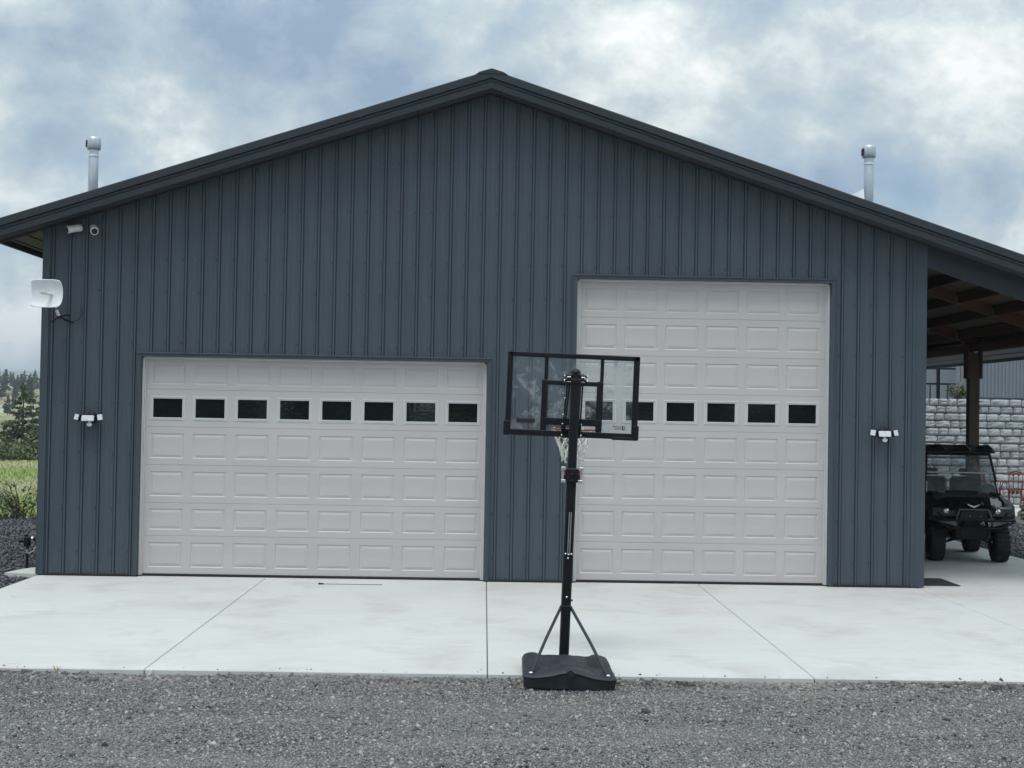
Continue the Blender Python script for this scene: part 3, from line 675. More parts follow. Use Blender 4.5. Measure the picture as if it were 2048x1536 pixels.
# ------------------------------------------------------------------ roof flues
def flue(px, Y, zbase, ztop, r, label, diverter):
    T = thing('roof_flue', (px, Y, zbase), label, 'flue', 'galvanised flues on the shop roof')
    mb = MB().lathe([(r, zbase-0.15), (r, zbase+0.3), (r+0.003, zbase+0.31), (r+0.003, ztop-0.36), (r, ztop-0.35), (r, ztop-0.14)], (px, Y, 0), 20)
    part('pipe', mb, M['galv'], T)
    R1 = r*1.48
    cp = part('cap', MB().lathe([(r*0.9, ztop-0.20), (R1*0.92, ztop-0.195), (R1*0.96, ztop-0.18), (R1, ztop-0.165), (R1, ztop-0.055), (R1*0.97, ztop-0.045), (R1*0.93, ztop-0.02), (R1*0.8, ztop-0.003), (0, ztop)], (px, Y, 0), 24), M['galv'], T)
    part('vent_slot', MB().box(px-R1-0.004, px-R1*0.90, Y-0.06, Y+0.04, ztop-0.165, ztop-0.06), M['seal'], cp)
    part('clamp_band', MB().lathe([(r+0.001, ztop-0.31), (r+0.008, ztop-0.305), (r+0.008, ztop-0.285), (r+0.001, ztop-0.28)], (px, Y, 0), 20), M['white'], T)
    part('boot', MB().lathe([(r*2.2, zbase-0.06), (r*1.8, zbase+0.02), (r*1.15, zbase+0.10), (r*1.02, zbase+0.12)], (px, Y, 0), 20), M['seal'], T)
    if diverter:
        x0 = px-0.36; x1 = px-r-0.005
        part('snow_diverter', MB().loft([[(x0, Y-0.02, zs(x0)+0.24), (x0, Y+0.02, zs(x0)+0.24), (x0, Y+0.02, 5.835), (x0, Y-0.02, 5.835)],
                                         [(x1, Y-0.15, zs(x1)+0.20), (x1, Y+0.15, zs(x1)+0.20), (x1, Y+0.03, 5.972), (x1, Y-0.03, 5.972)]]), M['tarp'], T)
FL_Y = 1.5
flue(-6.055, FL_Y, zs(-6.06)+0.26, 6.533, 0.072, 'galvanised round-capped flue on the left roof slope above the cameras', False)
flue(5.885, FL_Y, zs(5.89)+0.26, 6.651, 0.072, 'galvanised flue on the right roof slope with white metal wedge beside it', True)

# ------------------------------------------------------------------ wall lights, cameras, dish
def floodlight(x, z, label):
    T = thing('floodlight', (x, 0, z), label, 'light', 'motion floodlights on the shop wall')
    y0 = -0.022
    part('mount', MB().lathe([(0.085, y0), (0.085, y0-0.02), (0.07, y0-0.035), (0, y0-0.035)], (x+0.02, 0, z+0.005), 20, 'y'), M['black'], T)
    part('body', MB().box(x-0.092, x+0.092, y0-0.13, y0-0.035, z-0.048, z+0.050, c=0.014, rot=(R(-14), 0, 0)), M['black'], T)
    part('lens', MB().box(x-0.088, x+0.088, y0-0.150, y0-0.128, z-0.045, z+0.040, c=0.008, rot=(R(-14), 0, 0)), M['lens'], T)
    for s_ in (-1, 1):
        h = part('lamp_head', MB().box(x+s_*0.115, x+s_*0.192, y0-0.115, y0-0.055, z-0.040, z+0.050, c=0.01, rot=(R(-12), s_*R(-7), s_*R(22))), M['black'], T)
        part('lamp_lens', MB().box(x+s_*0.118, x+s_*0.189, y0-0.128, y0-0.113, z-0.036, z+0.046, c=0.006, rot=(R(-12), s_*R(-7), s_*R(22)), pivot=(x+s_*0.153, y0-0.085, z)), M['lens'], h)
        part('arm', MB().tube([(x+s_*0.08, y0-0.07, z), (x+s_*0.13, y0-0.075, z)], 0.014, 8), M['black'], T)
    part('sensor', MB().tube([(x+0.012, y0-0.08, z-0.04), (x+0.012, y0-0.085, z-0.075)], 0.022, 10).lathe([(0.038, z-0.075), (0.040, z-0.085), (0.034, z-0.105), (0.018, z-0.118), (0, z-0.120)], (x+0.012, y0-0.09, 0), 14), M['white'], T)
floodlight(-5.595, 2.238, 'white motion floodlight left of the wide garage door below the dish')
floodlight(5.715, 2.205, 'white motion floodlight right of the tall garage door')
def camera_thing(x, z, aim, label):
    T = thing('security_camera', (x, 0, z), label, 'camera', 'security cameras under the left rake')
    a_ = Vector(aim).normalized(); p0 = Vector((x, -0.022, z))
    part('mount', MB().lathe([(0.045, -0.02), (0.045, -0.045), (0.03, -0.06), (0, -0.06)], (x, 0, z), 16, 'y'), M['offwhite'], T)
    p1 = p0+Vector((0, -0.075, 0)); p2 = p1+a_*0.15
    q = [p1-a_*0.06, p1-a_*0.055, p1-a_*0.02, p2-a_*0.04, p2-a_*0.02, p2]
    part('housing', MB().tube(q, [0.02, 0.046, 0.052, 0.052, 0.056, 0.056], 16), M['offwhite'], T)
    part('lens', MB().tube([p2-a_*0.005, p2+a_*0.003, p2+a_*0.004], [0.044, 0.044, 0.02], 16), M['seal'], T)
camera_thing(-5.815, 4.930, (-0.75, -0.45, -0.22), 'off-white bullet camera aimed left, the outer of two under the rake')
camera_thing(-5.590, 4.930, (0.30, -0.80, -0.35), 'off-white bullet camera aimed forward, the inner of two under the rake')

T = thing('dish_antenna', (-6.09, -0.02, 3.62), 'white square dish antenna on black bracket at left wall corner', 'antenna')
mb = MB(); n_ = 14; cx_, cz_, hw = -6.115, 3.962, 0.212
rows = []
for i in range(n_+1):
    for j in range(n_+1):
        u, v_ = i/n_*2-1, j/n_*2-1
        k = 1-0.10*(abs(u)*abs(v_))**3       # rounded corners
        bul = 1-0.05*(1-abs(v_)**2)*(1 if u < 0 else -0.9)*abs(u)
        X, Z = cx_+hw*u*k*(bul if True else 1), cz_+0.190*v_*k
        rows.append((X, -0.44-0.10*(u*u+v_*v_)*0.5, Z))
fs_ = [(i*(n_+1)+j, (i+1)*(n_+1)+j, (i+1)*(n_+1)+j+1, i*(n_+1)+j+1) for i in range(n_) for j in range(n_)]
mb.add(rows, fs_, True); mb.add([(x, y+0.012, z) for x, y, z in rows], [f[::-1] for f in fs_], True)
rim = [i*(n_+1) for i in range(n_+1)]+[n_*(n_+1)+j for j in range(1, n_+1)]+[i*(n_+1)+n_ for i in range(n_-1, -1, -1)]+[j for j in range(n_-1, 0, -1)]
mb.tube([Vector(rows[i])+Vector((0, 0.005, 0)) for i in rim]+[Vector(rows[rim[0]])+Vector((0, 0.005, 0))], 0.008, 6, False)
part('reflector', mb, M['white'], T)
part('feed_horn', MB().tube([(-6.05, -0.44, 3.955), (-6.09, -0.52, 3.957), (-6.15, -0.66, 3.965)], [0.020, 0.022, 0.026], 14).lathe([(0.026, 0), (0.02, 0.0)], (0, 0, -50), 4), M['offwhite'], T)
mb = MB()
for q in range(4): mb.box(-6.06+0.02*(q % 2), -6.045+0.02*(q % 2), -0.446, -0.440, 3.90-0.035*q, 3.907-0.035*q)
part('bolt', mb, M['silver'], T)
part('mast', MB().tube([(-6.02, -0.37, 3.95), (-6.02, -0.36, 3.80), (-6.015, -0.33, 3.74), (-6.005, -0.25, 3.665)], 0.024, 12), M['offwhite'], T)
part('clamp', MB().tube([(-6.018, -0.345, 3.775), (-6.016, -0.335, 3.76)], 0.029, 12), M['seal'], T)
mb = MB()
for q in ((-6.17, -0.024, 3.60), (-5.87, -0.024, 3.585), (-5.93, -0.024, 3.70), (-6.08, -0.024, 3.72)):
    mb.tube([(-6.005, -0.25, 3.655), q], 0.011, 8)
mb.tube([(-6.005, -0.26, 3.675), (-6.005, -0.24, 3.64)], 0.030, 10)
part('bracket', mb, M['black'], T)
part('cable', MB().tube([(-5.99, -0.26, 3.68), (-5.95, -0.18, 3.61), (-5.88, -0.08, 3.59), (-5.80, -0.035, 3.63), (-5.755, -0.03, 3.70), (-5.75, -0.03, 3.80)], 0.005, 6), M['black'], T)

# ------------------------------------------------------------------ basketball hoop
HX, HY = 0.797, -6.70
H = thing('basketball_hoop', (HX, HY, 0.0), 'portable basketball hoop seen from behind, leaning slightly, in front of the doors', 'basketball hoop', rot=(0, 0.027, 0))
def hp(name, mb, mt_, parent=None, **k): return part(name, mb, mt_, parent or H, world=False, **k)
# base tank: water-filled wedge, crest in the middle of the near edge
nx, ny = 64, 44; top = []
def base_top(u, v_):           # u -1..1 across, v 0 near .. 1 far
    near = 0.088+0.065*math.exp(-(u/0.42)**2)
    h = near+(0.100-near)*min(1, v_*1.6)
    h += 0.042*max(0, 1-((u/0.36)**2+((v_-0.66)/0.22)**2))**0.45           # filler mound
    for s_ in (-1, 1):
        h += 0.030*max(0, 1-(((u-s_*0.80)/0.24)**2+((v_-0.72)/0.30)**2))**0.5
        h -= 0.035*math.exp(-(((u-s_*0.52)/0.10)**2+((v_-0.62)/0.25)**2)); h += 0.016*math.exp(-((u-s_*(0.62-0.25*v_))/0.05)**2)*math.exp(-((v_-0.28)/0.16)**2)
        h -= 0.022*math.exp(-(((u-s_*0.80)/0.12)**2+((v_-0.13)/0.10)**2))
    h -= 0.022*math.exp(-((u/0.5)**4+((v_-0.36)/0.07)**2))
    return h
pts_t, pts_b = [], []
for i in range(nx+1):
    for j in range(ny+1):
        u, v_ = i/nx*2-1, j/ny
        wid = 0.415-0.015*v_-0.03*max(0, v_-0.85)/0.15
        x = u*wid*(1-0.04*max(0, abs(u)-0.9)/0.1*0); y = -1.05+1.10*v_
        y += 0.05*(abs(u)**6)*(1-v_) - 0.05*(abs(u)**6)*v_
        e = min(1.0, (1-abs(u))/0.045, (v_)/0.03+0.0, (1-v_)/0.05)
        h = base_top(u, v_)
        pts_t.append((x, y, h*(0.84+0.16*math.sqrt(max(0, e))))); pts_b.append((x*0.97, y+0.02*(1-v_), -0.03 if v_ < 0.45 else 0.004))
fi = [(i*(ny+1)+j, (i+1)*(ny+1)+j, (i+1)*(ny+1)+j+1, i*(ny+1)+j+1) for i in range(nx) for j in range(ny)]
mb = MB().add(pts_t, fi, True)
ring = [i*(ny+1) for i in range(nx+1)]+[nx*(ny+1)+j for j in range(1, ny+1)]+[i*(ny+1)+ny for i in range(nx-1, -1, -1)]+[j for j in range(ny-1, 0, -1)]
lip = [Vector(pts_t[q])*1.0 for q in ring]; bot = [Vector(pts_b[q]) for q in ring]
cxy = Vector((0, -0.5, 0))
lip2 = [Vector((p.x*1.012, cxy.y+(p.y-cxy.y)*1.012, p.z-0.010)) for p in lip]; lip3 = [Vector((p.x*0.995, cxy.y+(p.y-cxy.y)*0.99, p.z-0.022)) for p in lip]
mb.loft([lip, lip2], caps=False, smooth=True).loft([lip2, lip3], caps=False).loft([lip3, bot], caps=False)
mb.add(bot, [tuple(range(len(bot)))])
base = hp('base_tank', mb, M['plastic'])
hp('filler_cap', MB().tube([(0, -1.045, 0.118), (0, -1.085, 0.112)], 0.034, 16), M['plastic'], base)
for s_ in (-1, 1):
    hp('bolt', MB().lathe([(0.020, 0.0), (0.020, 0.008), (0.012, 0.014), (0, 0.015)], (s_*0.345, -0.93, 0.083), 12), M['chrome'], base)
    st = MB().tube([(s_*0.335, -0.90, 0.088), (s_*0.325, -0.86, 0.105), (s_*0.20, -0.46, 0.32), (s_*0.055, -0.03, 0.545), (s_*0.045, 0.0, 0.56)], 0.0145, 10)
    hp('strut', st, M['plastic'])
hp('pole', MB().box(-0.046, 0.046, -0.046, 0.046, 0.02, 1.90, c=0.012).box(-0.052, 0.052, -0.05, 0.05, 0.52, 0.58, c=0.01), M['black'])
hp('pole_top', MB().box(-0.042, 0.042, -0.042, 0.042, 1.88, 2.80, c=0.012).lathe([(0.045, 2.795), (0.048, 2.81), (0.035, 2.835), (0, 2.845)], (0, 0, 0), 14), M['black'])
br = hp('height_bracket', MB().box(-0.082, 0.082, -0.072, 0.06, 1.755, 1.885, c=0.006), M['black'])
for s_ in (-1, 1):
    hp('side_plate', MB().box(s_*0.078, s_*0.100, -0.080, -0.060, 1.76, 1.895, c=0.003).box(s_*0.062, s_*0.108, -0.088, -0.066, 1.865, 1.902, c=0.005).box(s_*0.058, s_*0.104, -0.088, -0.066, 1.748, 1.780, c=0.005), M['silver'], br)
    hp('spacer', MB().box(s_*0.066, s_*0.080, -0.078, -0.070, 1.82, 1.855), M['red'], br)
for z in (1.83, 1.77): hp('bolt', MB().lathe([(0.012, -0.072), (0.012, -0.080), (0, -0.082)], (0, 0, z), 10, 'y'), M['utvdark'], br)
hp('lift_rod', MB().box(-0.012, -0.004, -0.058, -0.046, 1.075, 1.47).box(0.006, 0.014, -0.058, -0.046, 1.075, 1.47), M['silver'])
for x, z in ((-0.028, 1.072), (0.0, 1.066), (0.028, 1.072), (-0.004, 1.03), (0.0, 0.66)):
    hp('bolt', MB().lathe([(0.009, -0.045), (0.009, -0.060), (0, -0.062)], (x, 0, z), 8, 'y'), M['chrome'])
hp('bolt', MB().lathe([(0.010, 0.045), (0.010, 0.062), (0, 0.062)], (0, 0, 0.625), 8, 'x'), M['seal'])
BY = 0.45                                # plane of the backboard behind the pole (towards the shop)
def Z_(cy): return 2.59+(536-cy)/1000.0
def X_(cx): return (cx-782)/1000.0
bb = MB()
def bar(x0, x1, y0, y1, d0=0.0, d1=0.045, c=0.006): bb.box(X_(x0), X_(x1), BY-d0, BY-d1, Z_(y0), Z_(y1), c=c)
bar(150, 1440, 122, 168); bar(118, 1446, 888, 948, 0, 0.05); bar(128, 182, 122, 900); bar(1382, 1440, 122, 900)
bar(113, 175, 806, 952, -0.01, 0.060); bar(1390, 1452, 806, 952, -0.01, 0.060)
bar(1190, 1440, 925, 956, -0.01, 0.055)
bfr = hp('backboard_frame', bb, M['black'])
bb = MB()
bar(498, 530, 168, 395, 0.0, 0.035); bar(1052, 1086, 168, 395, 0, 0.035)
bar(478, 536, 385, 888, 0.0, 0.040); bar(1024, 1086, 385, 888, 0, 0.040)
bar(478, 1086, 392, 436, 0.002, 0.043); bar(478, 1086, 762, 832, 0.002, 0.043)
hp('backboard_brace', bb, M['black'])
hp('backboard_pane', MB().box(X_(175), X_(1390), BY+0.002, BY+0.008, Z_(160), Z_(895)), M['board'])
# ball smears and scuffs printed on the pane
def smear(cx, cy, r):
    v_ = [(X_(cx)+r*(1+0.15*math.sin(3*a_+cx))*math.cos(a_), BY+0.0005-0.0002*random.random(), Z_(cy)+r*math.sin(a_)) for a_ in [2*PI*k/22 for k in range(22)]]
    return MB().add(v_, [tuple(range(22))])
mb = MB()
for cx, cy, r in ((335, 290, .03), (418, 480, .035), (425, 712, .055), (470, 770, .045), (570, 480, .035), (650, 640, .05), (600, 715, .06), (690, 490, .035),
                  (950, 690, .045), (1140, 500, .055), (1100, 610, .03), (1130, 830, .05), (1340, 240, .02), (330, 730, .03), (700, 590, .03)):
    k = smear(cx, cy, r); mb.add(k.v, k.f)
hp('ball_smears', mb, M['smear'], kind='stuff')
hp('name_plate', MB().box(X_(238), X_(418), BY-0.001, BY-0.006, Z_(780), Z_(822), c=0.002), M['seal'])
lg = MB()
x = 1200
random.seed(3)
for (xa, xb, ya, yb) in ((1200, 1278, 817, 831), (1218, 1274, 837, 851)):   # two short lines of tiny print
    x = xa
    while x < xb:
        wd = random.choice((7, 8, 9)); lg.box(X_(x), X_(x+3), BY+0.0005, BY-0.0012, Z_(ya), Z_(yb))
        lg.box(X_(x), X_(x+wd-2), BY+0.0005, BY-0.0012, Z_(ya), Z_(ya+3.5))
        if random.random() < .6: lg.box(X_(x), X_(x+wd-2), BY+0.0005, BY-0.0012, Z_(yb-3.5), Z_(yb))
        if random.random() < .6: lg.box(X_(x+wd-4), X_(x+wd-2), BY+0.0005, BY-0.0012, Z_(ya), Z_(yb))
        x += wd+1.5
sh = [(1287, 817), (1290, 817), (1323, 817), (1323, 840), (1318, 850), (1305, 859), (1292, 850), (1287, 840)]
si = [(1293, 823), (1296, 823), (1316, 823), (1316, 838), (1312, 845), (1305, 850), (1298, 845), (1293, 838)]
ro = [(X_(p[0]), BY-0.001, Z_(p[1])) for p in sh]; ri = [(X_(p[0]), BY-0.001, Z_(p[1])) for p in si]
lg.loft([ro, ri], caps=False); lg.box(X_(1290), X_(1303), BY+0.0005, BY-0.0012, Z_(818), Z_(852))
hp('logo', lg, M['seal'])
# parallel lift arms between pole and board
for s_, (xt, xb) in ((-1, (-0.062, -0.078)), (1, (0.062, 0.075))):
    a_ = MB()
    for dx in (-0.010, 0.010):
        a_.loft([[(xt+dx-0.006, -0.03, 2.77), (xt+dx+0.006, -0.03, 2.77), (xt+dx+0.006, 0.03, 2.80), (xt+dx-0.006, 0.03, 2.80)],
                 [(xb+dx-0.006, BY-0.10, 2.20), (xb+dx+0.006, BY-0.10, 2.20), (xb+dx+0.006, BY-0.045, 2.23), (xb+dx-0.006, BY-0.045, 2.23)]])
    a_.box(xb-0.022, xb+0.022, BY-0.10, BY-0.04, 2.18, 2.30, c=0.006)
    arm = hp('lift_arm', a_, M['black'])
    a_ = MB()
    for z, y in ((2.772, -0.035), (2.728, -0.030)):
        a_.tube([(s_*0.045, y, z), (s_*0.105, y, z)], 0.012, 10)
        hp('bolt', MB().tube([(s_*0.100, y, z), (s_*0.113, y, z)], 0.011, 8), M['chrome'], arm)
        hp('bolt', MB().tube([(s_*0.05, y-0.02, z-0.012), (s_*0.085, y-0.02, z-0.012)], 0.006, 8), M['chrome'], arm)
    hp('arm_pin', a_, M['black'], arm)
    for z, y in ((2.56, BY*0.42), (2.40, BY*0.7), (2.31, BY-0.11), (2.20, BY-0.11)):
        xx = xt+(xb-xt)*(2.77-z)/0.57
        hp('bolt', MB().lathe([(0.008, y-0.04), (0.008, y-0.052), (0, y-0.054)], (xx+s_*0.018, 0, z), 8, 'y'), M['chrome'], arm)
hp('arm_bridge', MB().box(-0.095, 0.095, -0.055, 0.055, 2.70, 2.745, c=0.006).box(-0.09, 0.09, BY-0.09, BY-0.04, 2.17, 2.26, c=0.006), M['black'])
# rim and net
RC = Vector((0.052, BY+0.385, 2.252)); RRr = 0.228
circ = [RC+Vector((RRr*math.cos(2*PI*k/40), RRr*math.sin(2*PI*k/40), 0)) for k in range(41)]
mb = MB().tube(circ, 0.009, 8, False).box(-0.06, 0.06, BY+0.012, BY+0.18, 2.235, 2.252, c=0.004)
for s_ in (-1, 1): mb.tube([(s_*0.06, BY+0.02, 2.19), (s_*0.12, BY+0.19, 2.245)], 0.008, 8)
for s_ in (-1, 1): mb.tube([(s_*0.07, BY+0.015, 2.25), (s_*0.20, BY+0.27, 2.252)], 0.009, 8)
hp('rim', mb, M['red'])
nt_ = MB(); NS, NR = 12, 5
def npnt(k, lev):
    t_ = lev/NR; rr = RRr*(1-0.56*t_**0.7)+0.010*math.sin(5*k+lev*2); a_ = 2*PI*(k+(0.5 if lev % 2 else 0))/NS
    zz = RC.z-0.30*t_-0.014*math.sin(k*2.3+lev)
    return RC+Vector((rr*math.cos(a_), rr*math.sin(a_), zz-RC.z))
for lev in range(NR):
    for k in range(NS):
        q = npnt(k, lev)
        for dk in ((0, -1) if lev % 2 == 0 else (0, 1)):
            nt_.tube([q, (q+npnt(k+dk, lev+1))/2+Vector((0, 0, -0.008)), npnt(k+dk, lev+1)], 0.0068, 5)
for k in range(NS):
    q = npnt(k, NR); nt_.tube([q, q+Vector((0.004*math.sin(k*3), 0.003, -0.03)), q+Vector((0.014*math.sin(k*2), 0.01*math.cos(k), -0.02))], 0.007, 5)
hp('net', nt_, M['net'])

# ------------------------------------------------------------------ small things on the apron
T = thing('rubber_mat', (6.66, 0.72, 0.0), 'dark flat rubber mat on the concrete at the right wall corner', 'mat')
mb = MB().box(6.36, 6.97, 0.27, 1.19, 0.003, 0.014, c=0.003)
for k in range(14): mb.box(6.385+k*0.042, 6.400+k*0.042, 0.30, 1.16, 0.013, 0.0175)
part('rubber_sheet', mb, M['mat'], T)
T = thing('thin_rod', (-1.8, -0.61, 0.004), 'thin dark rod with thicker end lying on apron before the wide door', 'rod')
part('shaft', MB().tube([(-2.20, -0.612, 0.008), (-1.37, -0.60, 0.008)], 0.0035, 8), M['seal'], T)
part('grip', MB().tube([(-2.25, -0.613, 0.012), (-2.18, -0.612, 0.010)], [0.013, 0.009], 8), M['seal'], T)

# yard hydrant at the left corner
hx, hy = -6.70, 0.80
T = thing('water_standpipe', (hx, hy, 0), 'black water standpipe with valve head left of the wall corner', 'standpipe')
part('riser', MB().tube([(hx, hy, -0.05), (hx, hy, 0.40)], 0.020, 12), M['black'], T)
part('sleeve', MB().tube([(hx, hy, 0.225), (hx, hy, 0.285)], 0.026, 12), M['silver'], T)
part('valve_body', MB().box(hx-0.05, hx+0.04, hy-0.04, hy+0.04, 0.32, 0.47, c=0.014).tube([(hx-0.02, hy, 0.46), (hx-0.02, hy, 0.50)], 0.03, 12), M['black'], T)
part('outlet', MB().tube([(hx-0.04, hy, 0.405), (hx-0.10, hy, 0.405)], 0.022, 12).tube([(hx-0.09, hy, 0.405), (hx-0.125, hy, 0.405)], 0.028, 12), M['black'], T)
part('side_pipe', MB().tube([(hx+0.03, hy, 0.44), (hx+0.12, hy, 0.435), (hx+0.42, hy, 0.46)], 0.024, 12).tube([(hx+0.10, hy, 0.437), (hx+0.19, hy, 0.44)], 0.038, 12), M['black'], T)
part('collar', MB().tube([(hx+0.06, hy, 0.44), (hx+0.085, hy, 0.438)], 0.034, 12).tube([(hx+0.215, hy-.01, 0.475), (hx+0.245, hy-.01, 0.475)], 0.03, 12), M['silver'], T)
part('cable', MB().tube([(hx+0.15, hy-0.02, 0.41), (hx+0.14, hy-0.03, 0.33), (hx+0.09, hy-0.03, 0.26), (hx+0.025, hy-0.02, 0.22)], 0.006, 8), M['offwhite'], T)
T = thing('footing_pad', (-6.5, 0.5, 0), 'small pale concrete pad under the standpipe at the wall', 'pad')
part('pad_slab', MB().prism([(-6.80, 0.12), (-6.36, 0.03), (-6.31, 0.03), (-6.31, 1.55), (-6.50, 1.15), (-6.72, 0.62)], -0.10, 0.012, 'z'), M['concrete'], T)

# ------------------------------------------------------------------ utility vehicle under the lean-to
U = thing('utility_vehicle', (8.34, 4.02, 0.0), 'black off-road utility vehicle parked under the lean-to', 'vehicle', rot=(0, 0, R(-5)))
def up_(name, mb, mt_, parent=None, **k): return part(name, mb, mt_, parent or U, world=False, **k)
def wheel(x, y, sgn):
    wr, ww = 0.318, 0.23
    mb = MB().lathe([(wr*0.58, -ww/2), (wr*0.80, -ww/2-0.006), (wr*0.93, -ww/2*0.94), (wr*0.955, -ww/2*0.7), (wr*0.962, 0), (wr*0.955, ww/2*0.7), (wr*0.93, ww/2*0.94), (wr*0.80, ww/2+0.006), (wr*0.58, ww/2)], (x, y, wr), 28, 'x')
    for k in range(22):
        a0 = 2*PI*k/22
        for row, (xa, xb, ph) in enumerate(((-0.115, -0.052, 0.0), (-0.048, 0.0, 0.5), (0.0, 0.048, 0.0), (0.052, 0.115, 0.5))):
            a_ = a0+ph*2*PI/22; da = 0.085
            def q(xx, r_, aa): return (x+xx, y+r_*math.cos(aa), wr+r_*math.sin(aa))
            ri_, ro_ = wr*0.93, wr*(1.0 if abs(xa+xb) < 0.1 else 0.985)
            sk = 0.05 if row in (0, 2) else -0.05
            mb.loft([[q(xa, ri_, a_-da), q(xb, ri_, a_-da+sk), q(xb, ri_, a_+da+sk), q(xa, ri_, a_+da)],
                     [q(xa*0.96, ro_, a_-da*.8), q(xb*.96, ro_, a_-da*.8+sk), q(xb*.96, ro_, a_+da*.8+sk), q(xa*.96, ro_, a_+da*.8)]])
    wl = up_('wheel', mb, M['tyre'])
    rm = MB().lathe([(wr*0.60, -ww*0.45), (wr*0.55, -ww*0.40), (wr*0.52, -ww*0.2), (wr*0.18, -ww*0.1), (0, -ww*0.1)], (x, y, wr), 20, 'x')
    rm.lathe([(wr*0.60, ww*0.45), (wr*0.55, ww*0.40), (wr*0.52, ww*0.2), (wr*0.18, ww*0.1), (0, ww*0.1)], (x, y, wr), 20, 'x')
    up_('rim', rm, M['utvdark'], wl)
for x, y in ((-0.54, 0), (0.54, 0), (-0.53, 1.88), (0.53, 1.88)): wheel(x, y, 1 if x > 0 else -1)
# hood: lofted nose between the fenders
def ringx(y, pts): return [(x, y, z) for x, z in pts]
hood = MB().loft([ringx(-0.36, [(-0.50, 0.80), (0.50, 0.80), (0.47, 0.86), (0.28, 0.90), (-0.28, 0.90), (-0.47, 0.86)]),
                  ringx(-0.30, [(-0.55, 0.76), (0.55, 0.76), (0.54, 0.92), (0.32, 0.985), (-0.32, 0.985), (-0.54, 0.92)]),
                  ringx(-0.05, [(-0.58, 0.74), (0.58, 0.74), (0.57, 1.03), (0.36, 1.10), (-0.36, 1.10), (-0.57, 1.03)]),
                  ringx(0.40, [(-0.60, 0.70), (0.60, 0.70), (0.60, 1.12), (0.42, 1.17), (-0.42, 1.17), (-0.60, 1.12)])])
hood.loft([[(-0.20, -0.30, 0.992), (0.20, -0.30, 0.992), (0.16, -0.29, 1.005), (-0.16, -0.29, 1.005)], [(-0.30, 0.38, 1.165), (0.30, 0.38, 1.165), (0.27, 0.38, 1.195), (-0.27, 0.38, 1.195)]])
up_('hood', hood, M['utvpaint'])
for s_ in (-1, 1):
    fd = MB().loft([[(s_*0.40, -0.42, 0.70), (s_*0.72, -0.30, 0.72), (s_*0.72, -0.30, 0.82), (s_*0.56, -0.36, 0.86)],
                    [(s_*0.52, -0.20, 0.72), (s_*0.76, -0.15, 0.74), (s_*0.75, -0.15, 0.96), (s_*0.57, -0.18, 1.02)],
                    [(s_*0.55, 0.10, 0.70), (s_*0.77, 0.12, 0.74), (s_*0.74, 0.12, 1.05), (s_*0.58, 0.10, 1.10)],
                    [(s_*0.58, 0.45, 0.42), (s_*0.74, 0.45, 0.42), (s_*0.72, 0.45, 1.08), (s_*0.60, 0.42, 1.13)]])
    up_('fender', fd, M['utvdark'])
    # headlight: black housing and a round lamp
    hl = up_('headlight', MB().loft([[(s_*0.27, -0.415, 0.80), (s_*0.66, -0.34, 0.80), (s_*0.67, -0.33, 0.93), (s_*0.45, -0.37, 0.93)],
                                      [(s_*0.27, -0.30, 0.78), (s_*0.66, -0.22, 0.78), (s_*0.67, -0.20, 0.98), (s_*0.42, -0.24, 0.97)]]), M['utvpaint'])
    up_('lamp', MB().lathe([(0.052, -0.385), (0.056, -0.395), (0.050, -0.41), (0.02, -0.418), (0, -0.42)], (s_*0.43-.03, 0, 0.875), 18, 'y'), M['chrome'], hl)
    up_('lamp_spokes', MB().box(s_*0.43-.03-0.05, s_*0.43-.03+0.05, -0.424, -0.414, 0.872, 0.878).box(s_*0.43-.03-0.003, s_*0.43-.03+0.003, -0.424, -0.414, 0.827, 0.923), M['seal'], hl)
    up_('fender_trim', MB().tube([(s_*0.40, -0.36, 0.925), (s_*0.36, -0.335, 1.0), (s_*0.42, -0.20, 1.065)], 0.007, 6), M['silver'] if s_ > 0 else M['utvdark'])
up_('grille', MB().loft([[(-0.24, -0.44, 0.74), (0.24, -0.44, 0.74), (0.20, -0.41, 0.915), (-0.20, -0.41, 0.915)], [(-0.27, -0.32, 0.74), (0.27, -0.32, 0.74), (0.22, -0.30, 0.92), (-0.22, -0.30, 0.92)]]), M['utvdark'])
fr = MB()
for a_, b2 in (((-0.30, -0.45, 0.745), (-0.24, -0.44, 0.905)), ((0.30, -0.45, 0.745), (0.24, -0.44, 0.905)), ((-0.25, -0.44, 0.91), (0.25, -0.44, 0.91))):
    fr.tube([a_, b2], 0.016, 6)
up_('grille_surround', fr, mat('grey_plastic', (0.10, 0.105, 0.11), 0.4))
for x in (-0.07, 0.11): up_('bolt', MB().lathe([(0.009, -0.445), (0.009, -0.455), (0, -0.456)], (x, 0, 0.80), 8, 'y'), M['chrome'])
eb_ = MB()           # winged badge
for s_ in (-1, 1):
    eb_.loft([[(s_*0.005, -0.425, 0.945), (s_*0.005, -0.425, 0.975), (s_*0.005, -0.41, 0.975), (s_*0.005, -0.41, 0.945)],
              [(s_*0.06, -0.425, 0.965), (s_*0.05, -0.425, 0.985), (s_*0.05, -0.41, 0.985), (s_*0.06, -0.41, 0.965)],
              [(s_*0.105, -0.42, 0.995), (s_*0.10, -0.42, 1.005), (s_*0.10, -0.40, 1.005), (s_*0.105, -0.40, 0.995)]])
eb_.box(-0.022, 0.022, -0.428, -0.41, 0.935, 0.975, c=0.006)
up_('badge', eb_, M['chrome'])
bm_ = MB().tube([(-0.62, -0.44, 0.74), (-0.50, -0.50, 0.735), (0.50, -0.50, 0.735), (0.62, -0.44, 0.74), (0.70, -0.36, 0.745)], 0.020, 10)
bm_.tube([(-0.66, -0.42, 0.735), (-0.42, -0.52, 0.605), (0.42, -0.52, 0.605), (0.66, -0.42, 0.70), (0.70, -0.36, 0.735)], 0.020, 10)
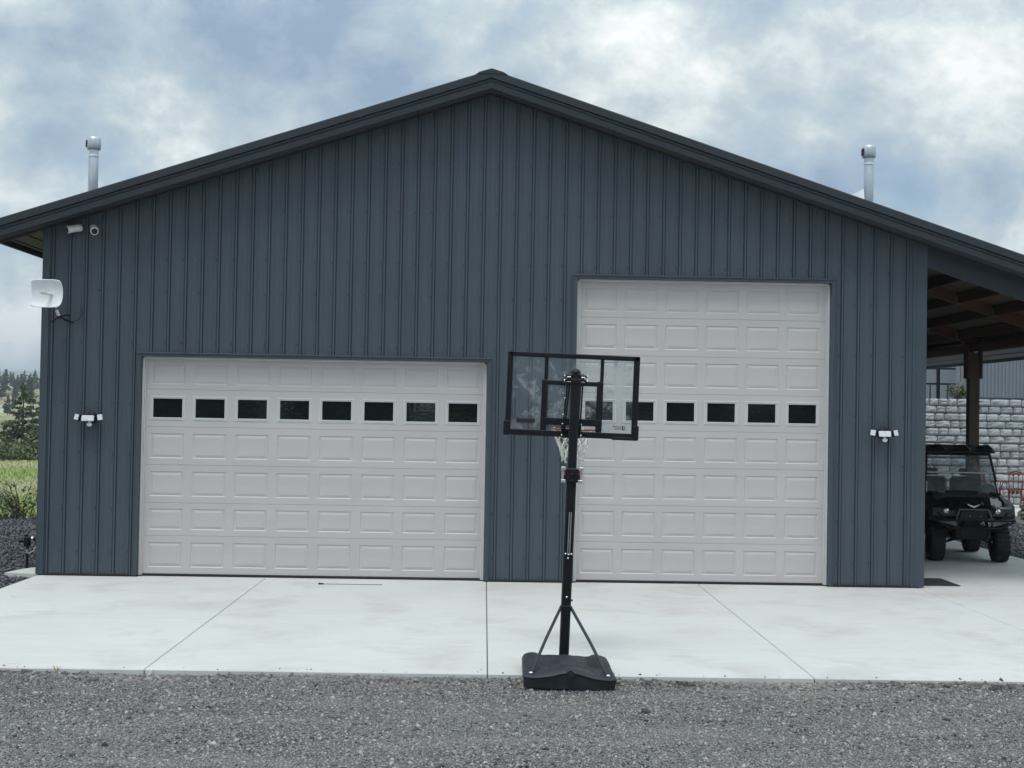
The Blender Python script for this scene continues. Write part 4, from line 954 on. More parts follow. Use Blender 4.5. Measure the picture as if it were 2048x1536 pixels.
bm_.tube([(-0.24, -0.51, 0.61), (-0.22, -0.50, 0.48), (-0.14, -0.48, 0.425), (0.14, -0.48, 0.425), (0.22, -0.50, 0.48), (0.24, -0.51, 0.61)], 0.018, 10)
bm_.tube([(-0.28, -0.50, 0.735), (-0.28, -0.52, 0.605)], 0.012, 8).tube([(0.28, -0.50, 0.735), (0.28, -0.52, 0.605)], 0.012, 8)
up_('bull_bar', bm_, M['black'])
for s_ in (-1, 1): up_('bumper_plate', MB().loft([[(s_*0.60, -0.44, 0.715), (s_*0.60, -0.42, 0.715), (s_*0.59, -0.42, 0.725), (s_*0.59, -0.44, 0.725)], [(s_*0.30, -0.515, 0.63), (s_*0.30, -0.49, 0.63), (s_*0.30, -0.49, 0.71), (s_*0.30, -0.515, 0.71)]]), mat('grey_plate', (0.13, 0.135, 0.14), 0.35))
up_('chassis', MB().box(-0.30, 0.30, -0.38, 2.2, 0.40, 0.62, c=0.03).box(-0.15, 0.15, -0.30, -0.20, 0.42, 0.74, c=0.02).box(-0.70, 0.70, 0.45, 2.5, 0.42, 0.52, c=0.02), M['utvdark'])
for s_ in (-1, 1):
    for y in (0.0, 1.88):
        up_('suspension_arm', MB().tube([(s_*0.18, y-0.12, 0.40), (s_*0.44, y, 0.30)], 0.016, 8).tube([(s_*0.18, y+0.12, 0.40), (s_*0.44, y, 0.30)], 0.016, 8).tube([(s_*0.22, y, 0.52), (s_*0.44, y, 0.42)], 0.014, 8), M['utvdark'])
        up_('shock_absorber', MB().tube([(s_*0.30, y-0.02, 0.72), (s_*0.40, y-0.03, 0.33)], 0.026, 10), M['silver'] if False else M['utvdark'])
        up_('bolt', MB().tube([(s_*0.40, y-0.07, 0.34), (s_*0.40, y-0.05, 0.34)], 0.014, 8), M['silver'])
# cab
cg = MB()
for s_ in (-1, 1):
    cg.tube([(s_*0.62, 0.40, 1.10), (s_*0.60, 0.52, 1.40), (s_*0.55, 0.72, 1.82), (s_*0.55, 1.55, 1.84), (s_*0.64, 1.62, 1.10), (s_*0.64, 1.62, 0.55)], 0.024, 10)
    cg.tube([(s_*0.64, 1.60, 1.30), (s_*0.62, 2.0, 1.84)], 0.018, 8)
cg.tube([(-0.55, 0.72, 1.82), (0.55, 0.72, 1.82)], 0.022, 10).tube([(-0.55, 1.55, 1.84), (0.55, 1.55, 1.84)], 0.022, 10).tube([(-0.66, 0.41, 1.14), (0.66, 0.41, 1.14)], 0.024, 10)
up_('roll_cage', cg, M['black'])
def ws(x, t_, o=0.0): return (x*(0.60-0.06*t_), 0.385+0.33*t_-o, 1.16+0.66*t_)
up_('windshield', MB().loft([[ws(-1, 0.03), ws(1, 0.03), ws(1, 0.03, .006), ws(-1, 0.03, .006)], [ws(-1, 0.50), ws(1, 0.50), ws(1, 0.50, .006), ws(-1, 0.50, .006)]])
    .loft([[ws(-1, 0.53), ws(1, 0.53), ws(1, 0.53, .006), ws(-1, 0.53, .006)], [ws(-1, 0.97), ws(1, 0.97), ws(1, 0.97, .006), ws(-1, 0.97, .006)]]), M['shield'])
up_('windshield_strip', MB().tube([ws(-1, 0.515, .004), ws(1, 0.515, .004)], 0.012, 6), M['lens'])
for s_ in (-1, 1): up_('windshield_edge', MB().tube([ws(s_*1.03, 0.0, .01), ws(s_*1.02, 0.28, .01)], 0.011, 6), M['silver'])
for s_ in (-1, 1): up_('hinge', MB().box(s_*0.52-0.04, s_*0.52+0.04, 0.33, 0.40, 1.13, 1.175, c=0.008), M['utvdark'])
rf = MB().loft([[(-0.59, 0.52, 1.845), (0.59, 0.52, 1.845), (0.59, 0.52, 1.870), (-0.59, 0.52, 1.870)], [(-0.61, 0.75, 1.85), (0.61, 0.75, 1.85), (0.60, 0.75, 1.905), (-0.60, 0.75, 1.905)],
                [(-0.60, 1.95, 1.85), (0.60, 1.95, 1.85), (0.58, 1.95, 1.89), (-0.58, 1.95, 1.89)]])
up_('cab_roof', rf, M['utvdark'])
for xa, xb in ((-0.56, -0.24), (-0.14, 0.18), (0.26, 0.59)):
    xm = (xa+xb)/2
    up_('roof_scoop', MB().loft([[(xa, 0.58, 1.90), (xb, 0.58, 1.90), (xb-0.02, 0.58, 1.91), (xa+0.02, 0.58, 1.91)], [(xa, 0.74, 1.90), (xb, 0.74, 1.90), (xb-0.06, 0.74, 1.985), (xa+0.10, 0.74, 1.985)], [(xa, 1.9, 1.91), (xb, 1.9, 1.91), (xb-0.05, 1.9, 1.97), (xa+0.05, 1.9, 1.97)]]), M['utvpaint'])
    up_('scoop_edge', MB().tube([(xb, 0.57, 1.90), (xb-0.06, 0.73, 1.99), (xb-0.05, 1.2, 1.98)], 0.007, 6), M['silver'])
up_('seat', MB().box(-0.60, 0.60, 0.95, 1.40, 0.72, 0.86, c=0.04).box(-0.60, -0.03, 1.36, 1.50, 0.80, 1.40, c=0.05).box(0.03, 0.60, 1.36, 1.50, 0.80, 1.40, c=0.05), M['fibre'])
for s_ in (-1, 1): up_('headrest', MB().box(s_*0.32-0.13, s_*0.32+0.13, 1.38, 1.47, 1.42, 1.55, c=0.03), M['fibre'])
wc = Vector((0.32, 0.78, 1.16)); up_('steering_wheel', MB().tube([wc+Vector((0.17*math.cos(2*PI*k/24), 0.10*math.sin(2*PI*k/24), 0.14*math.sin(2*PI*k/24))) for k in range(25)], 0.014, 8, False).tube([wc-Vector((.15, 0, 0)), wc+Vector((.15, 0, 0))], 0.012, 6).tube([wc, wc+Vector((0, -0.25, -0.12))], 0.02, 8), M['utvdark'])
up_('dashboard', MB().box(-0.60, 0.60, 0.42, 0.60, 0.75, 1.13, c=0.03), M['utvdark'])
up_('gear_lever', MB().tube([(0.02, 0.66, 1.05), (-0.02, 0.60, 1.22)], 0.012, 8), M['utvdark'])
up_('cargo_bed', MB().box(-0.68, 0.68, 1.68, 2.62, 0.78, 0.82).box(-0.70, -0.66, 1.66, 2.64, 0.78, 1.12).box(0.66, 0.70, 1.66, 2.64, 0.78, 1.12).box(-0.70, 0.70, 1.64, 1.68, 0.78, 1.14).box(-0.70, 0.70, 2.62, 2.66, 0.78, 1.10), M['utvdark'])
T = thing('plastic_bag', (8.86, 4.50, 1.14), 'pale crumpled plastic bag on the dashboard of the utility vehicle', 'bag')
random.seed(5)
mb = MB().lathe([(0.03, 1.135), (0.15, 1.14), (0.165, 1.19), (0.13, 1.25), (0.07, 1.295), (0.01, 1.31)], (8.86, 4.50, 0), 18)
mb.v = [(x+random.uniform(-.018, .018), y*1+random.uniform(-.018, .018)-(y-4.5)*.35, z+random.uniform(-.006, .012)) for x, y, z in mb.v]
part('bag_body', mb, M['tarp'], T)

# ------------------------------------------------------------------ retaining wall, patio, planter, chairs, house
YW = 18.3; BH = 0.204; ZW0 = 0.15
def block_mesh(w_, seed, mt_, h=BH, dep=0.26):
    r_ = random.Random(seed); mb = MB(); nx_, nz_ = 5, 4; P = []
    for i in range(nx_+1):
        for j in range(nz_+1):
            u, v_ = i/nx_*2-1, j/nz_*2-1
            e = max(abs(u), abs(v_)); d = 0.0 if e > 0.99 else -0.028-r_.uniform(0, 0.030)
            if e > 0.99: d = 0.002+r_.uniform(0, 0.012)
            P.append((u*(w_/2-0.0065)*(1-0.04*(abs(v_) > .9))+r_.uniform(-.006, .006), d, v_*(h/2-0.006)*(1-0.08*(abs(u) > .9))+r_.uniform(-.004, .004)))
    mb.add(P, [(i*(nz_+1)+j, (i+1)*(nz_+1)+j, (i+1)*(nz_+1)+j+1, i*(nz_+1)+j+1) for i in range(nx_) for j in range(nz_)])
    x, z = w_/2-0.007, h/2-0.006
    mb.add([(-x, 0.012, -z), (x, 0.012, -z), (x, 0.012, z), (-x, 0.012, z), (-x, dep, -z), (x, dep, -z), (x, dep, z), (-x, dep, z)],
           [(0, 1, 5, 4), (1, 2, 6, 5), (2, 3, 7, 6), (3, 0, 4, 7), (4, 5, 6, 7)])
    return mb.mesh('block', mt_)
BW = (0.26, 0.34, 0.42, 0.52)
BM = {(w_, s_): block_mesh(w_, s_*10+i, M['stone']) for i, w_ in enumerate(BW) for s_ in range(3)}
T = thing('retaining_wall', (13.5, YW, ZW0), 'tall stepped retaining wall of pale grey split-face blocks behind the utility vehicle', 'wall')
random.seed(21)
NCOURSE = 14
for cI in range(NCOURSE):
    tier = cI//2; y = (tier)*0.10; z = BH*(cI+0.5)+tier*0.004; x = 8.7+random.uniform(0, .3); 
    while x < 16.1:
        w_ = random.choice(BW); put('block', BM[w_, random.randrange(3)], T, (x+w_/2-13.5, y+random.uniform(-.006, .006), z-0.0)); x += w_
mb = MB()
for tier in range(7): mb.box(8.75-13.5, 16.1-13.5, tier*0.10+0.06, 1.6, -0.3 if tier == 0 else tier*2*BH+tier*.004-0.03, (tier+1)*2*BH+tier*.004-0.018)
o = obj('wall_core', mb.mesh('wall_core', M['seal']), T)
ZT = ZW0+NCOURSE*BH+0.03
obj('terrace_ground', MB().box(8.4, 45, YW+0.85, 60, -0.5, ZT-0.03).mesh('terrace_ground', M['gravel']), kind='structure')
obj('patio', MB().prism([(10.9, YW+0.5), (10.9, 16.9), (12.0, 16.2), (12.6, 14.6), (13.0, 12.6), (17, 12.0), (17, YW+0.5)], 0.0, ZW0, 'z').mesh('patio', M['concrete']), kind='structure')
# round planter of blocks at the right edge
PCX, PCY = 13.95, 13.35
T = thing('block_planter', (PCX, PCY, 0.1), 'round tapering block planter of brown-grey stone at the patio corner', 'planter')
PBM = [block_mesh(0.40, 100+k, M['stone2'], 0.188, 0.2) for k in range(4)]
random.seed(9)
for cI in range(6):
    rr = 1.10-0.052*cI; nb = int(2*PI*rr/0.40)
    for k in range(nb):
        a_ = 2*PI*(k+0.5*(cI % 2))/nb
        put('block', random.choice(PBM), T, (rr*math.sin(a_), -rr*math.cos(a_), 0.188*(cI+0.5)), (0, 0, a_))
part('planter_core', MB().lathe([(1.0, 0.0), (0.74, 1.10), (0, 1.10)], (PCX, PCY, 0.1), 24), M['seal'], T)
# bistro chairs and table
def chair_parts():
    ch = {}
    ch['seat'] = MB().lathe([(0, 0.445), (0.19, 0.445), (0.205, 0.455), (0.195, 0.468), (0, 0.470)], (0, 0, 0), 18)
    ap = MB()
    for k in range(10):
        a_ = 2*PI*k/10; ap.box(0.175*math.cos(a_)-0.03, 0.175*math.cos(a_)+0.03, 0.175*math.sin(a_)-0.006, 0.175*math.sin(a_)+0.006, 0.36, 0.446, rot=(0, 0, a_+PI/2))
    ch['apron'] = ap
    b_ = MB()
    for x in (-0.17, -0.06, 0.06, 0.17):
        b_.tube([(x*0.9, 0.17, 0.46), (x*1.05, 0.20, 0.66), (x, 0.235, 0.90)], 0.012, 6)
    b_.tube([(-0.19, 0.23, 0.86), (-0.12, 0.235, 0.93), (0, 0.24, 0.955), (0.12, 0.235, 0.93), (0.19, 0.23, 0.86)], 0.022, 8)
    b_.tube([(-0.17, 0.20, 0.70), (0.17, 0.20, 0.70)], 0.010, 6).tube([(-0.10, 0.225, 0.84), (0, 0.23, 0.88), (0.10, 0.225, 0.84)], 0.022, 6)
    ch['backrest'] = b_
    return ch
CH = {k: v_.mesh(k, M['chair']) for k, v_ in chair_parts().items()}
LEG = [MB().tube([(sx*0.15, sy*0.15, 0.45), (sx*0.16, sy*0.16, 0.30), (sx*0.14, sy*0.14, 0.12), (sx*0.20, sy*0.20, 0.0)], [0.018, 0.015, 0.011, 0.013], 6).mesh('leg', M['chair']) for sx in (-1, 1) for sy in (-1, 1)]
def chair(x, y, rz, label):
    t_ = thing('bistro_chair', (x, y, ZW0), label, 'chair', 'red cast-metal chairs on the patio', rot=(0, 0, rz))
    for k in CH: obj(k, CH[k], t_)
    for q in LEG: obj('leg', q, t_)
chair(13.55, 17.35, R(62), 'red cast-metal bistro chair close behind the utility vehicle')
chair(14.02, 16.95, R(-25), 'red cast-metal bistro chair beside the round block planter')
T = thing('bistro_table', (13.80, 17.5, ZW0), 'small dark red metal table between the two red chairs', 'table')
tb = MB().lathe([(0, 0.66), (0.24, 0.66), (0.26, 0.672), (0.25, 0.684), (0, 0.686)], (0, 0, 0), 20)
o = obj('tabletop', tb.mesh('tabletop', M['chair']), T)
lm = None
for k in range(3):
    a_ = 2*PI*k/3+0.4; c0, s0 = math.cos(a_), math.sin(a_)
    mb = MB().tube([(0.16*c0, 0.16*s0, 0.66), (0.08*c0, 0.08*s0, 0.55), (0.03*c0, 0.03*s0, 0.38), (0.09*c0, 0.09*s0, 0.2), (0.13*c0, 0.13*s0, 0.06), (0.20*c0, 0.20*s0, 0.0)], 0.013, 6)
    obj('leg', mb.mesh('leg', M['chair']), T)
# house above the wall
HXL, HYF = 14.78, 24.0
T = thing('house', (18.5, 28, ZT), 'grey house with ribbed metal siding on the terrace above the block wall', 'house')
mb = MB().box(HXL, 26, HYF, 34, ZT-0.2, ZT+3.4)
x = HXL+0.20
part('wall', mb, M['house'], T)
mb = MB()
while x < 25.9: mb.box(x-0.022, x+0.022, HYF-0.028, HYF+0.01, ZT+0.13, ZT+3.38); x += 0.115
part('siding_ribs', mb, M['house'], T, kind='stuff')
part('corner_trim', MB().box(HXL-0.02, HXL+0.10, HYF-0.035, HYF+0.1, ZT, ZT+3.4), M['house'], T)
part('downpipe', MB().box(HXL+0.12, HXL+0.17, HYF-0.05, HYF-0.03, ZT, ZT+3.4), M['tan'], T)
part('base_trim', MB().box(HXL+0.11, 26, HYF-0.05, HYF-0.03, ZT+0.07, ZT+0.13, c=0.004), M['trim'], T)
part('roof', MB().prism([(HYF-0.6, ZT+3.35), (34.6, ZT+3.35), (34.6, ZT+3.5), (29, ZT+5.2), (HYF-0.6, ZT+3.5)], HXL-0.5, 26.5, 'x'), M['roof'], T)
# railing left of the house
T = thing('terrace_railing', (14.2, HYF, ZT), 'black metal railing on the terrace between wall end and house', 'railing')
for x, z in ((13.66, 2.2), (14.20, 2.2)):
    part('post', MB().box(x-0.05, x+0.05, HYF-0.05, HYF+0.05, ZT-0.1, ZT+z, c=0.006), M['black'], T)
for z0 in (0.50, 0.98): part('rail', MB().box(12.2, HXL-0.03, HYF-0.03, HYF+0.03, ZT+z0, ZT+z0+0.055, c=0.006), M['black'], T)
for x in (12.9, 13.35, 13.95, 14.5): part('baluster', MB().box(x-0.016, x+0.016, HYF-0.015, HYF+0.015, ZT-0.02, ZT+0.50), M['black'], T)
part('top_beam', MB().box(12.2, HXL-0.03, HYF-0.05, HYF+0.05, ZT+2.15, ZT+2.25), M['black'], T)

# ------------------------------------------------------------------ vegetation
def leaf_cloud(pts, size, tones, rs, flat=0.0):
    """one small bent leaf spray (2 triangles) at each point"""
    k = len(pts); a = rs.normal(size=(k, 3)); a /= np.linalg.norm(a, axis=1)[:, None]
    b = rs.normal(size=(k, 3)); b -= (b*a).sum(1)[:, None]*a; b /= np.linalg.norm(b, axis=1)[:, None]
    s = size*rs.uniform(0.6, 1.4, (k, 1))
    V = np.stack([pts-a*s*.9, pts+b*s*.45, pts+a*s, pts-b*s*.4+np.cross(a, b)*s*.3], 1).reshape(-1, 3)
    i = np.arange(k)*4
    F = np.concatenate([np.stack([i, i+1, i+2], 1), np.stack([i, i+2, i+3], 1)])
    return V, F, np.repeat(tones, 4)
def conifer(seed, h, rbase, nlev, per, leaf, spread=0.16, start=0.12, sparse=0.0):
    """tapered trunk, whorled drooping limbs, needle sprays along each limb"""
    rs = np.random.default_rng(seed); P = []; tone = []; limbs = MB()
    lean = rs.normal(size=2)*0.012*h
    limbs.tube([(0, 0, -0.5), (lean[0]*.3, lean[1]*.3, h*.35), (lean[0], lean[1], h*0.97)], [0.018*h+.03, 0.013*h+.02, 0.012], 7)
    for i in range(nlev):
        t_ = (i+rs.uniform(0, .8))/nlev; z = h*(start+(1-start)*t_); rl = rbase*(1-t_)**0.8*rs.uniform(0.7, 1.15)+0.05*h*.1
        nb = max(3, int(6-2*t_))
        for k in range(nb):
            if rs.uniform() < sparse: continue
            a_ = rs.uniform(0, 2*PI); ln = rl*rs.uniform(0.55, 1.15); d0 = rs.uniform(-.15, .30)
            end = np.array([math.cos(a_)*ln, math.sin(a_)*ln, d0*ln]); o0 = np.array([lean[0]*t_, lean[1]*t_, z])
            limbs.tube([tuple(o0), tuple(o0+end*.6), tuple(o0+end)], [0.006*h*(1-t_)+.01, 0.004*h*(1-t_)+.006, 0.004], 4, False)
            m_ = max(3, int(per*ln/rbase))
            cl_ = rs.uniform(0.35, 1.05, (m_, 1))
            c0 = o0+end*cl_+rs.normal(size=(m_, 3))*np.array([spread, spread, spread*.6])*ln*.75
            P.append(c0); tone.append(np.clip(rs.normal(0.42+0.25*rs.uniform(-1, 1), 0.22, m_), 0, 1))
    P = np.concatenate(P); tone = np.concatenate(tone)
    V, F, tn = leaf_cloud(P, leaf, tone, rs)
    return limbs, V, F, tn
def tree(name, loc, spec, label, cat='tree', group=None, leafm='needle'):
    limbs, V, F, tn = spec
    T_ = thing(name, loc, label, cat, group)
    obj('trunk', limbs.mesh('trunk', M['trunk']), T_); obj('crown', np_mesh('crown', V, F, M[leafm], tn), T_)
    return T_
def gnd(px, d):
    """point on the ground seen along an azimuth (radians) at a distance from the viewpoint"""
    x, y = CAMLOC.x+d*math.sin(px), CAMLOC.y+d*math.cos(px); return (x, y, float(terrain_h(np.array(x), np.array(y))))
def azp(px): return math.atan((px-1024)/FPX)+YAW
tree('pine_tree', gnd(azp(47), 112), conifer(1, 7.4, 2.1, 26, 62, 0.19, sparse=.12), 'tall loose pine with pointed top at the far edge of the meadow')
tree('pine_tree', gnd(azp(84), 120), conifer(2, 6.4, 2.8, 18, 75, 0.21, spread=.22), 'broad bushy pine beside the tall pine, against the shop wall edge')
tree('pine_tree', gnd(azp(8), 118), conifer(3, 4.6, 1.9, 14, 46, 0.19, spread=.22), 'low spreading pine at the left end of the meadow edge')
# far trees on the hillside
variants = [conifer(30+k, 10, 2.2+0.5*(k % 2), 14, 16, 0.60, spread=.22) for k in range(4)]
vm = [(v_[0].mesh('trunk', M['trunk']), np_mesh('crown', v_[1], v_[2], M['needlefar'], v_[3])) for v_ in variants]
rs = np.random.default_rng(77)
far = []
for k in range(72):
    far.append((-235+k*4.7+rs.uniform(-3, 3), rs.uniform(640, 860), rs.uniform(0.42, 0.80)))
far += [(17, 430, 0.58), (27, 470, 0.5), (31, 560, .75), (57, 540, 0.9), (63, 500, .8), (4, 560, .7), (-14, 500, .7), (110, 560, .8), (12, 640, .95), (43, 650, .88)]
nth = 0
for px, d, s_ in far:
    T_ = thing('conifer', gnd(azp(px), d), 'dark conifer in the tree line on the distant hillside' if d > 600 else 'dark conifer standing alone on the slope below the hilltop trees', 'tree',
               'conifers of the hilltop tree line' if d > 600 else 'lone conifers on the far slope', rot=(0, 0, rs.uniform(0, 6)))
    T_.scale = (s_, s_, s_*rs.uniform(.9, 1.15)); v_ = vm[int(rs.integers(0, 4))]
    obj('trunk', v_[0], T_); obj('crown', v_[1], T_)
# wood behind the viewpoint: one mass, mirrored in the door windows
rs = np.random.default_rng(5); VV, FF, TT, off = [], [], [], 0
for k in range(15):
    a_ = rs.uniform(-.5, .5)+PI; d = rs.uniform(40, 62); x, y = CAMLOC.x+d*math.sin(a_), CAMLOC.y+d*math.cos(a_)
    v_ = variants[int(rs.integers(0, 4))]; sc_ = rs.uniform(.8, 1.3); V = v_[1]*np.array([sc_*1.3, sc_*1.3, sc_])+np.array([x, y, float(terrain_h(np.array(x), np.array(y)))])
    VV.append(V); FF.append(v_[2]+off); TT.append(v_[3]); off += len(V)
obj('woods', np_mesh('woods', np.concatenate(VV), np.concatenate(FF), M['needlefar'], np.concatenate(TT)), kind='stuff')
# shrubs
def shrub(name, loc, w_, h, n_, leaf, label, seed, stems=7, group=None):
    rs = np.random.default_rng(seed); T_ = thing(name, loc, label, 'shrub', group)
    mb = MB()
    for k in range(stems):
        a_ = rs.uniform(0, 2*PI); e = np.array([math.cos(a_)*w_*.4, math.sin(a_)*w_*.4, h*rs.uniform(.5, .95)])
        mb.tube([(0, 0, -0.1), tuple(e*np.array([.35, .35, .5])), tuple(e)], [0.02*h+.006, 0.012*h+.004, 0.004], 5, False)
    obj('stems', mb.mesh('stems', M['bare']), T_)
    cen = np.stack([rs.normal(0, w_*.25, 9), rs.normal(0, w_*.25, 9), rs.uniform(.25, .8, 9)*h], 1)
    k_ = rs.integers(0, 9, n_); P = cen[k_]+rs.normal(size=(n_, 3))*np.array([w_*.14, w_*.14, h*.13]); P[:, 2] = np.clip(P[:, 2], 0.02, None)
    V, F, tn = leaf_cloud(P, leaf, np.clip(rs.normal(.45, .2, n_)+.2*(P[:, 2]/h-.5), 0, 1), rs)
    obj('foliage', np_mesh('foliage', V, F, M['leaf'], tn), T_)
shrub('shrub', gnd(azp(28), 73), 2.4, 1.0, 700, 0.12, 'low green shrub at the end of the meadow below the tall pine', 61)
shrub('shrub', gnd(azp(62), 76), 2.2, 1.4, 700, 0.13, 'greyish round shrub at the meadow end close to the shop wall', 62)
shrub('shrub', gnd(azp(-4), 78), 2.0, 1.3, 600, 0.13, 'dark shrub at the left end of the meadow', 63)
shrub('shrub', (14.42, 23.1, ZT-0.02), 0.42, 0.55, 130, 0.045, 'small sparse green shrub on the terrace left of the house', 64)
shrub('shrub', (14.72, 23.4, ZT-0.02), 0.30, 0.50, 260, 0.05, 'little dark green shrub at the house corner', 65)
T_ = thing('clipped_evergreen', (13.28, 23.2, ZT), 'dark tiered evergreen on the terrace at the shop wall edge', 'tree')
rs = np.random.default_rng(8); P = []
for k in range(9):
    z = 0.08+k*0.115; a_ = rs.uniform(0, 2*PI, 150); r_ = (0.30-0.012*k)*np.sqrt(rs.uniform(0.2, 1, 150)); P.append(np.stack([r_*np.cos(a_), r_*np.sin(a_), z+0.05*(1-r_/0.3)+rs.normal(0, .012, 150)], 1))
P = np.concatenate(P); V, F, tn = leaf_cloud(P, 0.04, np.clip(rs.normal(.2, .15, len(P)), 0, 1), rs)
obj('crown', np_mesh('crown', V, F, M['needle'], tn), T_); obj('trunk', MB().tube([(0, 0, -.1), (0, 0, 1.05)], [.04, .01], 7).mesh('trunk', M['trunk']), T_)
# bare-stemmed bush at the edge of the gravel
T_ = thing('bare_bush', (-10.05, 9.9, -0.05), 'bush of bare dark stems and thin green shoots at the gravel edge', 'shrub')
rs = np.random.default_rng(14); mb = MB(); P = []
for k in range(26):
    a_ = rs.normal(-2.6, .55) if k < 18 else rs.uniform(0, 6); ln = rs.uniform(.5, 1.15); dx = math.cos(a_)*ln*.75; dy = math.sin(a_)*ln*.2
    p = [(0.30+rs.normal()*.1, rs.normal()*.12, 0), (0.30+dx*.35, dy*.35, ln*.40), (0.30+dx*.75, dy*.75, ln*.68), (0.30+dx*1.1, dy, ln*.80)]
    mb.tube(p, [.013, .010, .007, .003], 5, False)
    for q in range(2): mb.tube([p[2], (p[2][0]+rs.normal()*.12, p[2][1]+rs.normal()*.1, p[2][2]+rs.uniform(.05, .25))], [.006, .002], 4, False)
obj('stems', mb.mesh('stems', M['bare']), T_)
P = np.stack([rs.normal(-.1, .45, 700), rs.normal(0, .3, 700), np.abs(rs.normal(.25, .2, 700))], 1)
V, F, tn = leaf_cloud(P, .05, np.clip(rs.normal(.6, .2, 700), 0, 1), rs); obj('shoots', np_mesh('shoots', V, F, M['leaf'], tn), T_)
# meadow grass
rs = np.random.default_rng(4); k = 66000
az = rs.uniform(azp(-520), azp(150), k); d = rs.uniform(30.6**.7, 76**.7, k)**(1/.7)
x, y = CAMLOC.x+d*np.sin(az), CAMLOC.y+d*np.cos(az); ok = ~((y < 10.55)) & (x < -6.8); x, y, d = x[ok], y[ok], d[ok]; k = len(x)
z = terrain_h(x, y)-0.02; hh = rs.uniform(.06, .26, k)*np.where(d < 34, 1.3, .85); a_ = rs.uniform(0, 2*PI, k); wd = .012+.0006*d
lx, ly = rs.normal(0, .10, k), rs.normal(0, .10, k)
V = np.stack([np.stack([x-wd*np.cos(a_), y-wd*np.sin(a_), z], 1), np.stack([x+wd*np.cos(a_), y+wd*np.sin(a_), z], 1), np.stack([x+lx, y+ly, z+hh], 1)], 1).reshape(-1, 3)
band = .5+.32*np.sin(y*0.33+.6*np.sin(x*.25))+rs.normal(0, .14, k)
obj('meadow_grass', np_mesh('meadow_grass', V, np.arange(k*3).reshape(-1, 3), M['grassblade'], np.repeat(np.clip(band, 0, 1), 3)), kind='stuff')
# a weed at the apron edge
T_ = thing('weed', (-3.86, -7.25, -0.05), 'small dry weed growing at the front edge of the apron', 'weed')
mb = MB(); rs = np.random.default_rng(2)
for k in range(9):
    a_ = rs.uniform(0, 6.28); mb.tube([(0, 0, 0), (.02*math.cos(a_), .02*math.sin(a_), .06), (.04*math.cos(a_), .03*math.sin(a_), rs.uniform(.05, .10))], [.003, .0025, .001], 4, False)
obj('stems', mb.mesh('stems', mat('dry_weed', (.30, .29, .17), .9)), T_)
# white shed on the far slope
gx = gnd(azp(11), 455); T = thing('shed', gx, 'tiny white open-sided shed on the distant slope', 'shed')
part('roof', MB().prism([(-1.55, 1.75), (1.55, 1.55), (1.55, 1.75), (0.2, 2.25), (-1.2, 2.0)], -1.2, 1.2), M['shedwhite'], T, world=False)
part('wall', MB().box(-1.2, 0.1, -1.0, 1.0, -0.3, 1.75), M['shedwhite'], T, world=False)
part('open_bay', MB().box(0.1, 1.2, -0.9, 0.9, -0.3, 1.6), M['seal'], T, world=False)

# ------------------------------------------------------------------ stones
ICO_V = None
def ico():
    t_ = (1+5**.5)/2
    V = np.array([(-1, t_, 0), (1, t_, 0), (-1, -t_, 0), (1, -t_, 0), (0, -1, t_), (0, 1, t_), (0, -1, -t_), (0, 1, -t_), (t_, 0, -1), (t_, 0, 1), (-t_, 0, -1), (-t_, 0, 1)], float)
    V /= np.linalg.norm(V[0])
    F = np.array([(0, 11, 5), (0, 5, 1), (0, 1, 7), (0, 7, 10), (0, 10, 11), (1, 5, 9), (5, 11, 4), (11, 10, 2), (10, 7, 6), (7, 1, 8), (3, 9, 4), (3, 4, 2), (3, 2, 6), (3, 6, 8), (3, 8, 9), (4, 9, 5), (2, 4, 11), (6, 2, 10), (8, 6, 7), (9, 8, 1)])
    return V, F
def octa():
    return np.array([(1, 0, 0), (-1, 0, 0), (0, 1, 0), (0, -1, 0), (0, 0, 1), (0, 0, -1)], float), np.array([(0, 2, 4), (2, 1, 4), (1, 3, 4), (3, 0, 4), (2, 0, 5), (1, 2, 5), (3, 1, 5), (0, 3, 5)])
def stones(name, x, y, z, r, base, mt_, seed, tone_mu=.35, tone_sd=.2):
    rs = np.random.default_rng(seed); BV, BF = base; k = len(x); m_ = len(BV)
    V = BV[None]*(1+rs.uniform(-.32, .32, (k, m_, 1)))
    V = V*np.stack([rs.uniform(.8, 1.35, k), rs.uniform(.7, 1.2, k), rs.uniform(.45, .85, k)], 1)[:, None, :]
    a_ = rs.uniform(0, 2*PI, k); ca, sa = np.cos(a_)[:, None], np.sin(a_)[:, None]; tl = rs.normal(0, .35, k)[:, None]
    X, Y, Z = V[..., 0]*ca-V[..., 1]*sa, V[..., 0]*sa+V[..., 1]*ca, V[..., 2]
    Z = Z+X*tl
    V = np.stack([X*r[:, None]+x[:, None], Y*r[:, None]+y[:, None], Z*r[:, None]+z[:, None]], -1).reshape(-1, 3)
    F = (BF[None]+np.arange(k)[:, None, None]*m_).reshape(-1, 3)
    tn = np.clip(rs.normal(tone_mu, tone_sd, k)+(rs.uniform(size=k) < .05)*.5, 0, 1)
    return obj(name, np_mesh(name, V, F, mt_, np.repeat(tn, m_)), kind='stuff')
rs = np.random.default_rng(31)
k = 120000                                    # compacted drive
y = rs.uniform(-11.4, -7.28, k); x = rs.uniform(-1, 1, k)*(0.37*(y+20.37)+0.9)
pat = np.sin(x*1.1+1.3*np.sin(y*2.1))+np.sin(y*3.7+x*.45+2.0)+.6*np.sin(x*3.3-y*2.2)      # wheel-worn patches keep fewer stones
keep = rs.uniform(size=k) < np.clip(1.25-0.42*np.maximum(pat-0.6, 0), .25, 1); x, y = x[keep], y[keep]; k = len(x)
stones('gravel', x, y, yard_h(x, y)+0.001, np.exp(rs.normal(math.log(.0090), .42, k)), octa(), M['stoneA'], 1, .37, .20)
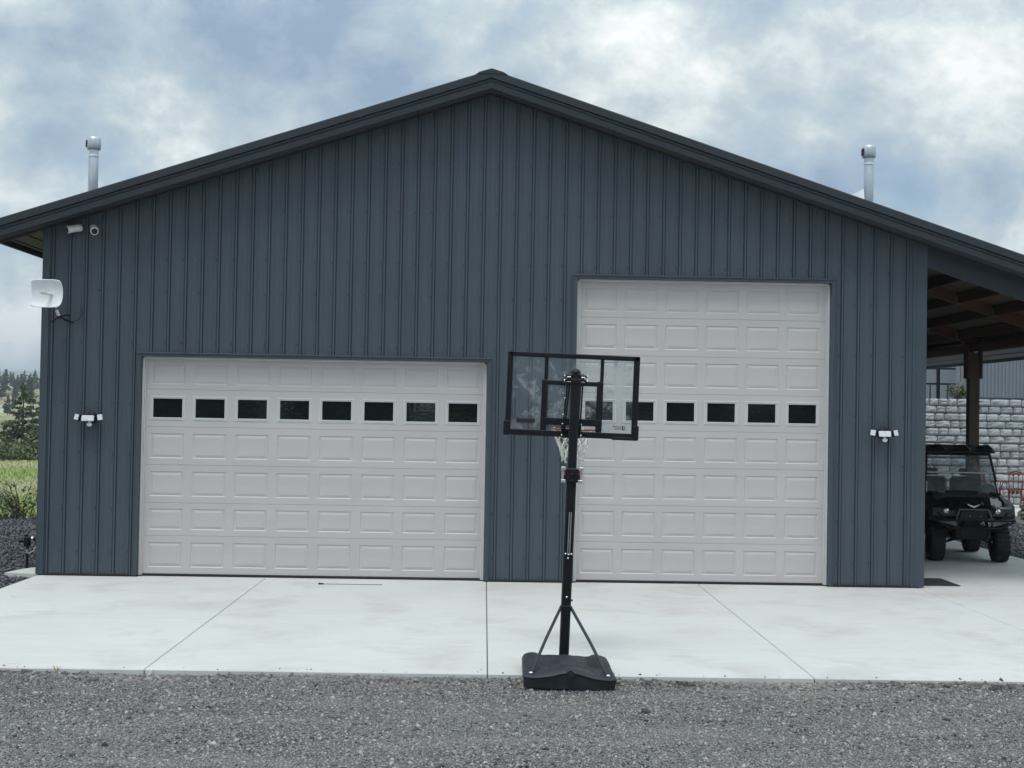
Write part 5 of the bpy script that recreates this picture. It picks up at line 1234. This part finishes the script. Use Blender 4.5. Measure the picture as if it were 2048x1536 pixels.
k = 9000                                     # loose coarse stones along the apron edge
y = APRON_Y-0.012-np.abs(rs.normal(0, .11, k)); x = rs.uniform(-6.6, 6.6, k)
far_ = np.abs(y-APRON_Y)
keep = ~((np.abs(x-HX) < .44) & (far_ < 2.)) ; x, y, far_ = x[keep], y[keep], far_[keep]
stones('coarse_gravel', x, y, yard_h(x, y)+0.012*np.exp(-far_/.12)*rs.uniform(.2, 1.4, len(x)), np.exp(rs.normal(math.log(.018), .34, len(x))), ico(), M['stoneA'], 2, .22, .14)
k = 45                                      # a few stones kicked onto the slab
y = APRON_Y+0.02+np.abs(rs.normal(0, .07, k)); x = rs.uniform(-6.2, 6.2, k)
stones('spilled_stones', x, y, 0*x+.004, np.exp(rs.normal(math.log(.008), .4, k)), ico(), M['stoneA'], 9, .22, .14)
k = 36000                                    # dark rock bed left of the shop
y = rs.uniform(-7, 10.4, k); x = -6.42-np.abs(rs.uniform(0, 1, k))*4.6
keep = ~((x > -6.78) & (y > 0.05) & (y < 1.3)); x, y = x[keep], y[keep]
stones('rock_bed', x, y, left_h(x, y)+rs.uniform(0, .03, len(x)), np.exp(rs.normal(math.log(.021), .36, len(x))), octa(), M['stoneB'], 3, .36, .22)
k = 24000                                    # dark rock right of the lean-to slab
y = rs.uniform(2, 17, k); x = rs.uniform(9.6, 14.2, k)
keep = ~(((y > 12.4) & (x > 12.5)) | (y > 16.2)); x, y = x[keep], y[keep]
stones('rock_slope', x, y, right_h(x, y)+rs.uniform(0, .03, len(x)), np.exp(rs.normal(math.log(.026), .34, len(x))), octa(), M['stoneB'], 4, .28, .16)

# ------------------------------------------------------------------ air
HAZE = True
if HAZE:
    mt = bpy.data.materials.new('thin_air'); mt.use_nodes = True; t = mt.node_tree; t.nodes.clear()
    o_ = t.nodes.new('ShaderNodeOutputMaterial'); pv = t.nodes.new('ShaderNodeVolumePrincipled')
    pv.inputs['Color'].default_value = (0.80, 0.90, 1.0, 1); pv.inputs['Density'].default_value = 0.00030; pv.inputs['Anisotropy'].default_value = 0.2
    t.links.new(pv.outputs[0], o_.inputs['Volume'])
    obj('haze', MB().box(-8300, 8300, -8300, 8300, -30, 170).mesh('haze', mt), kind='stuff')
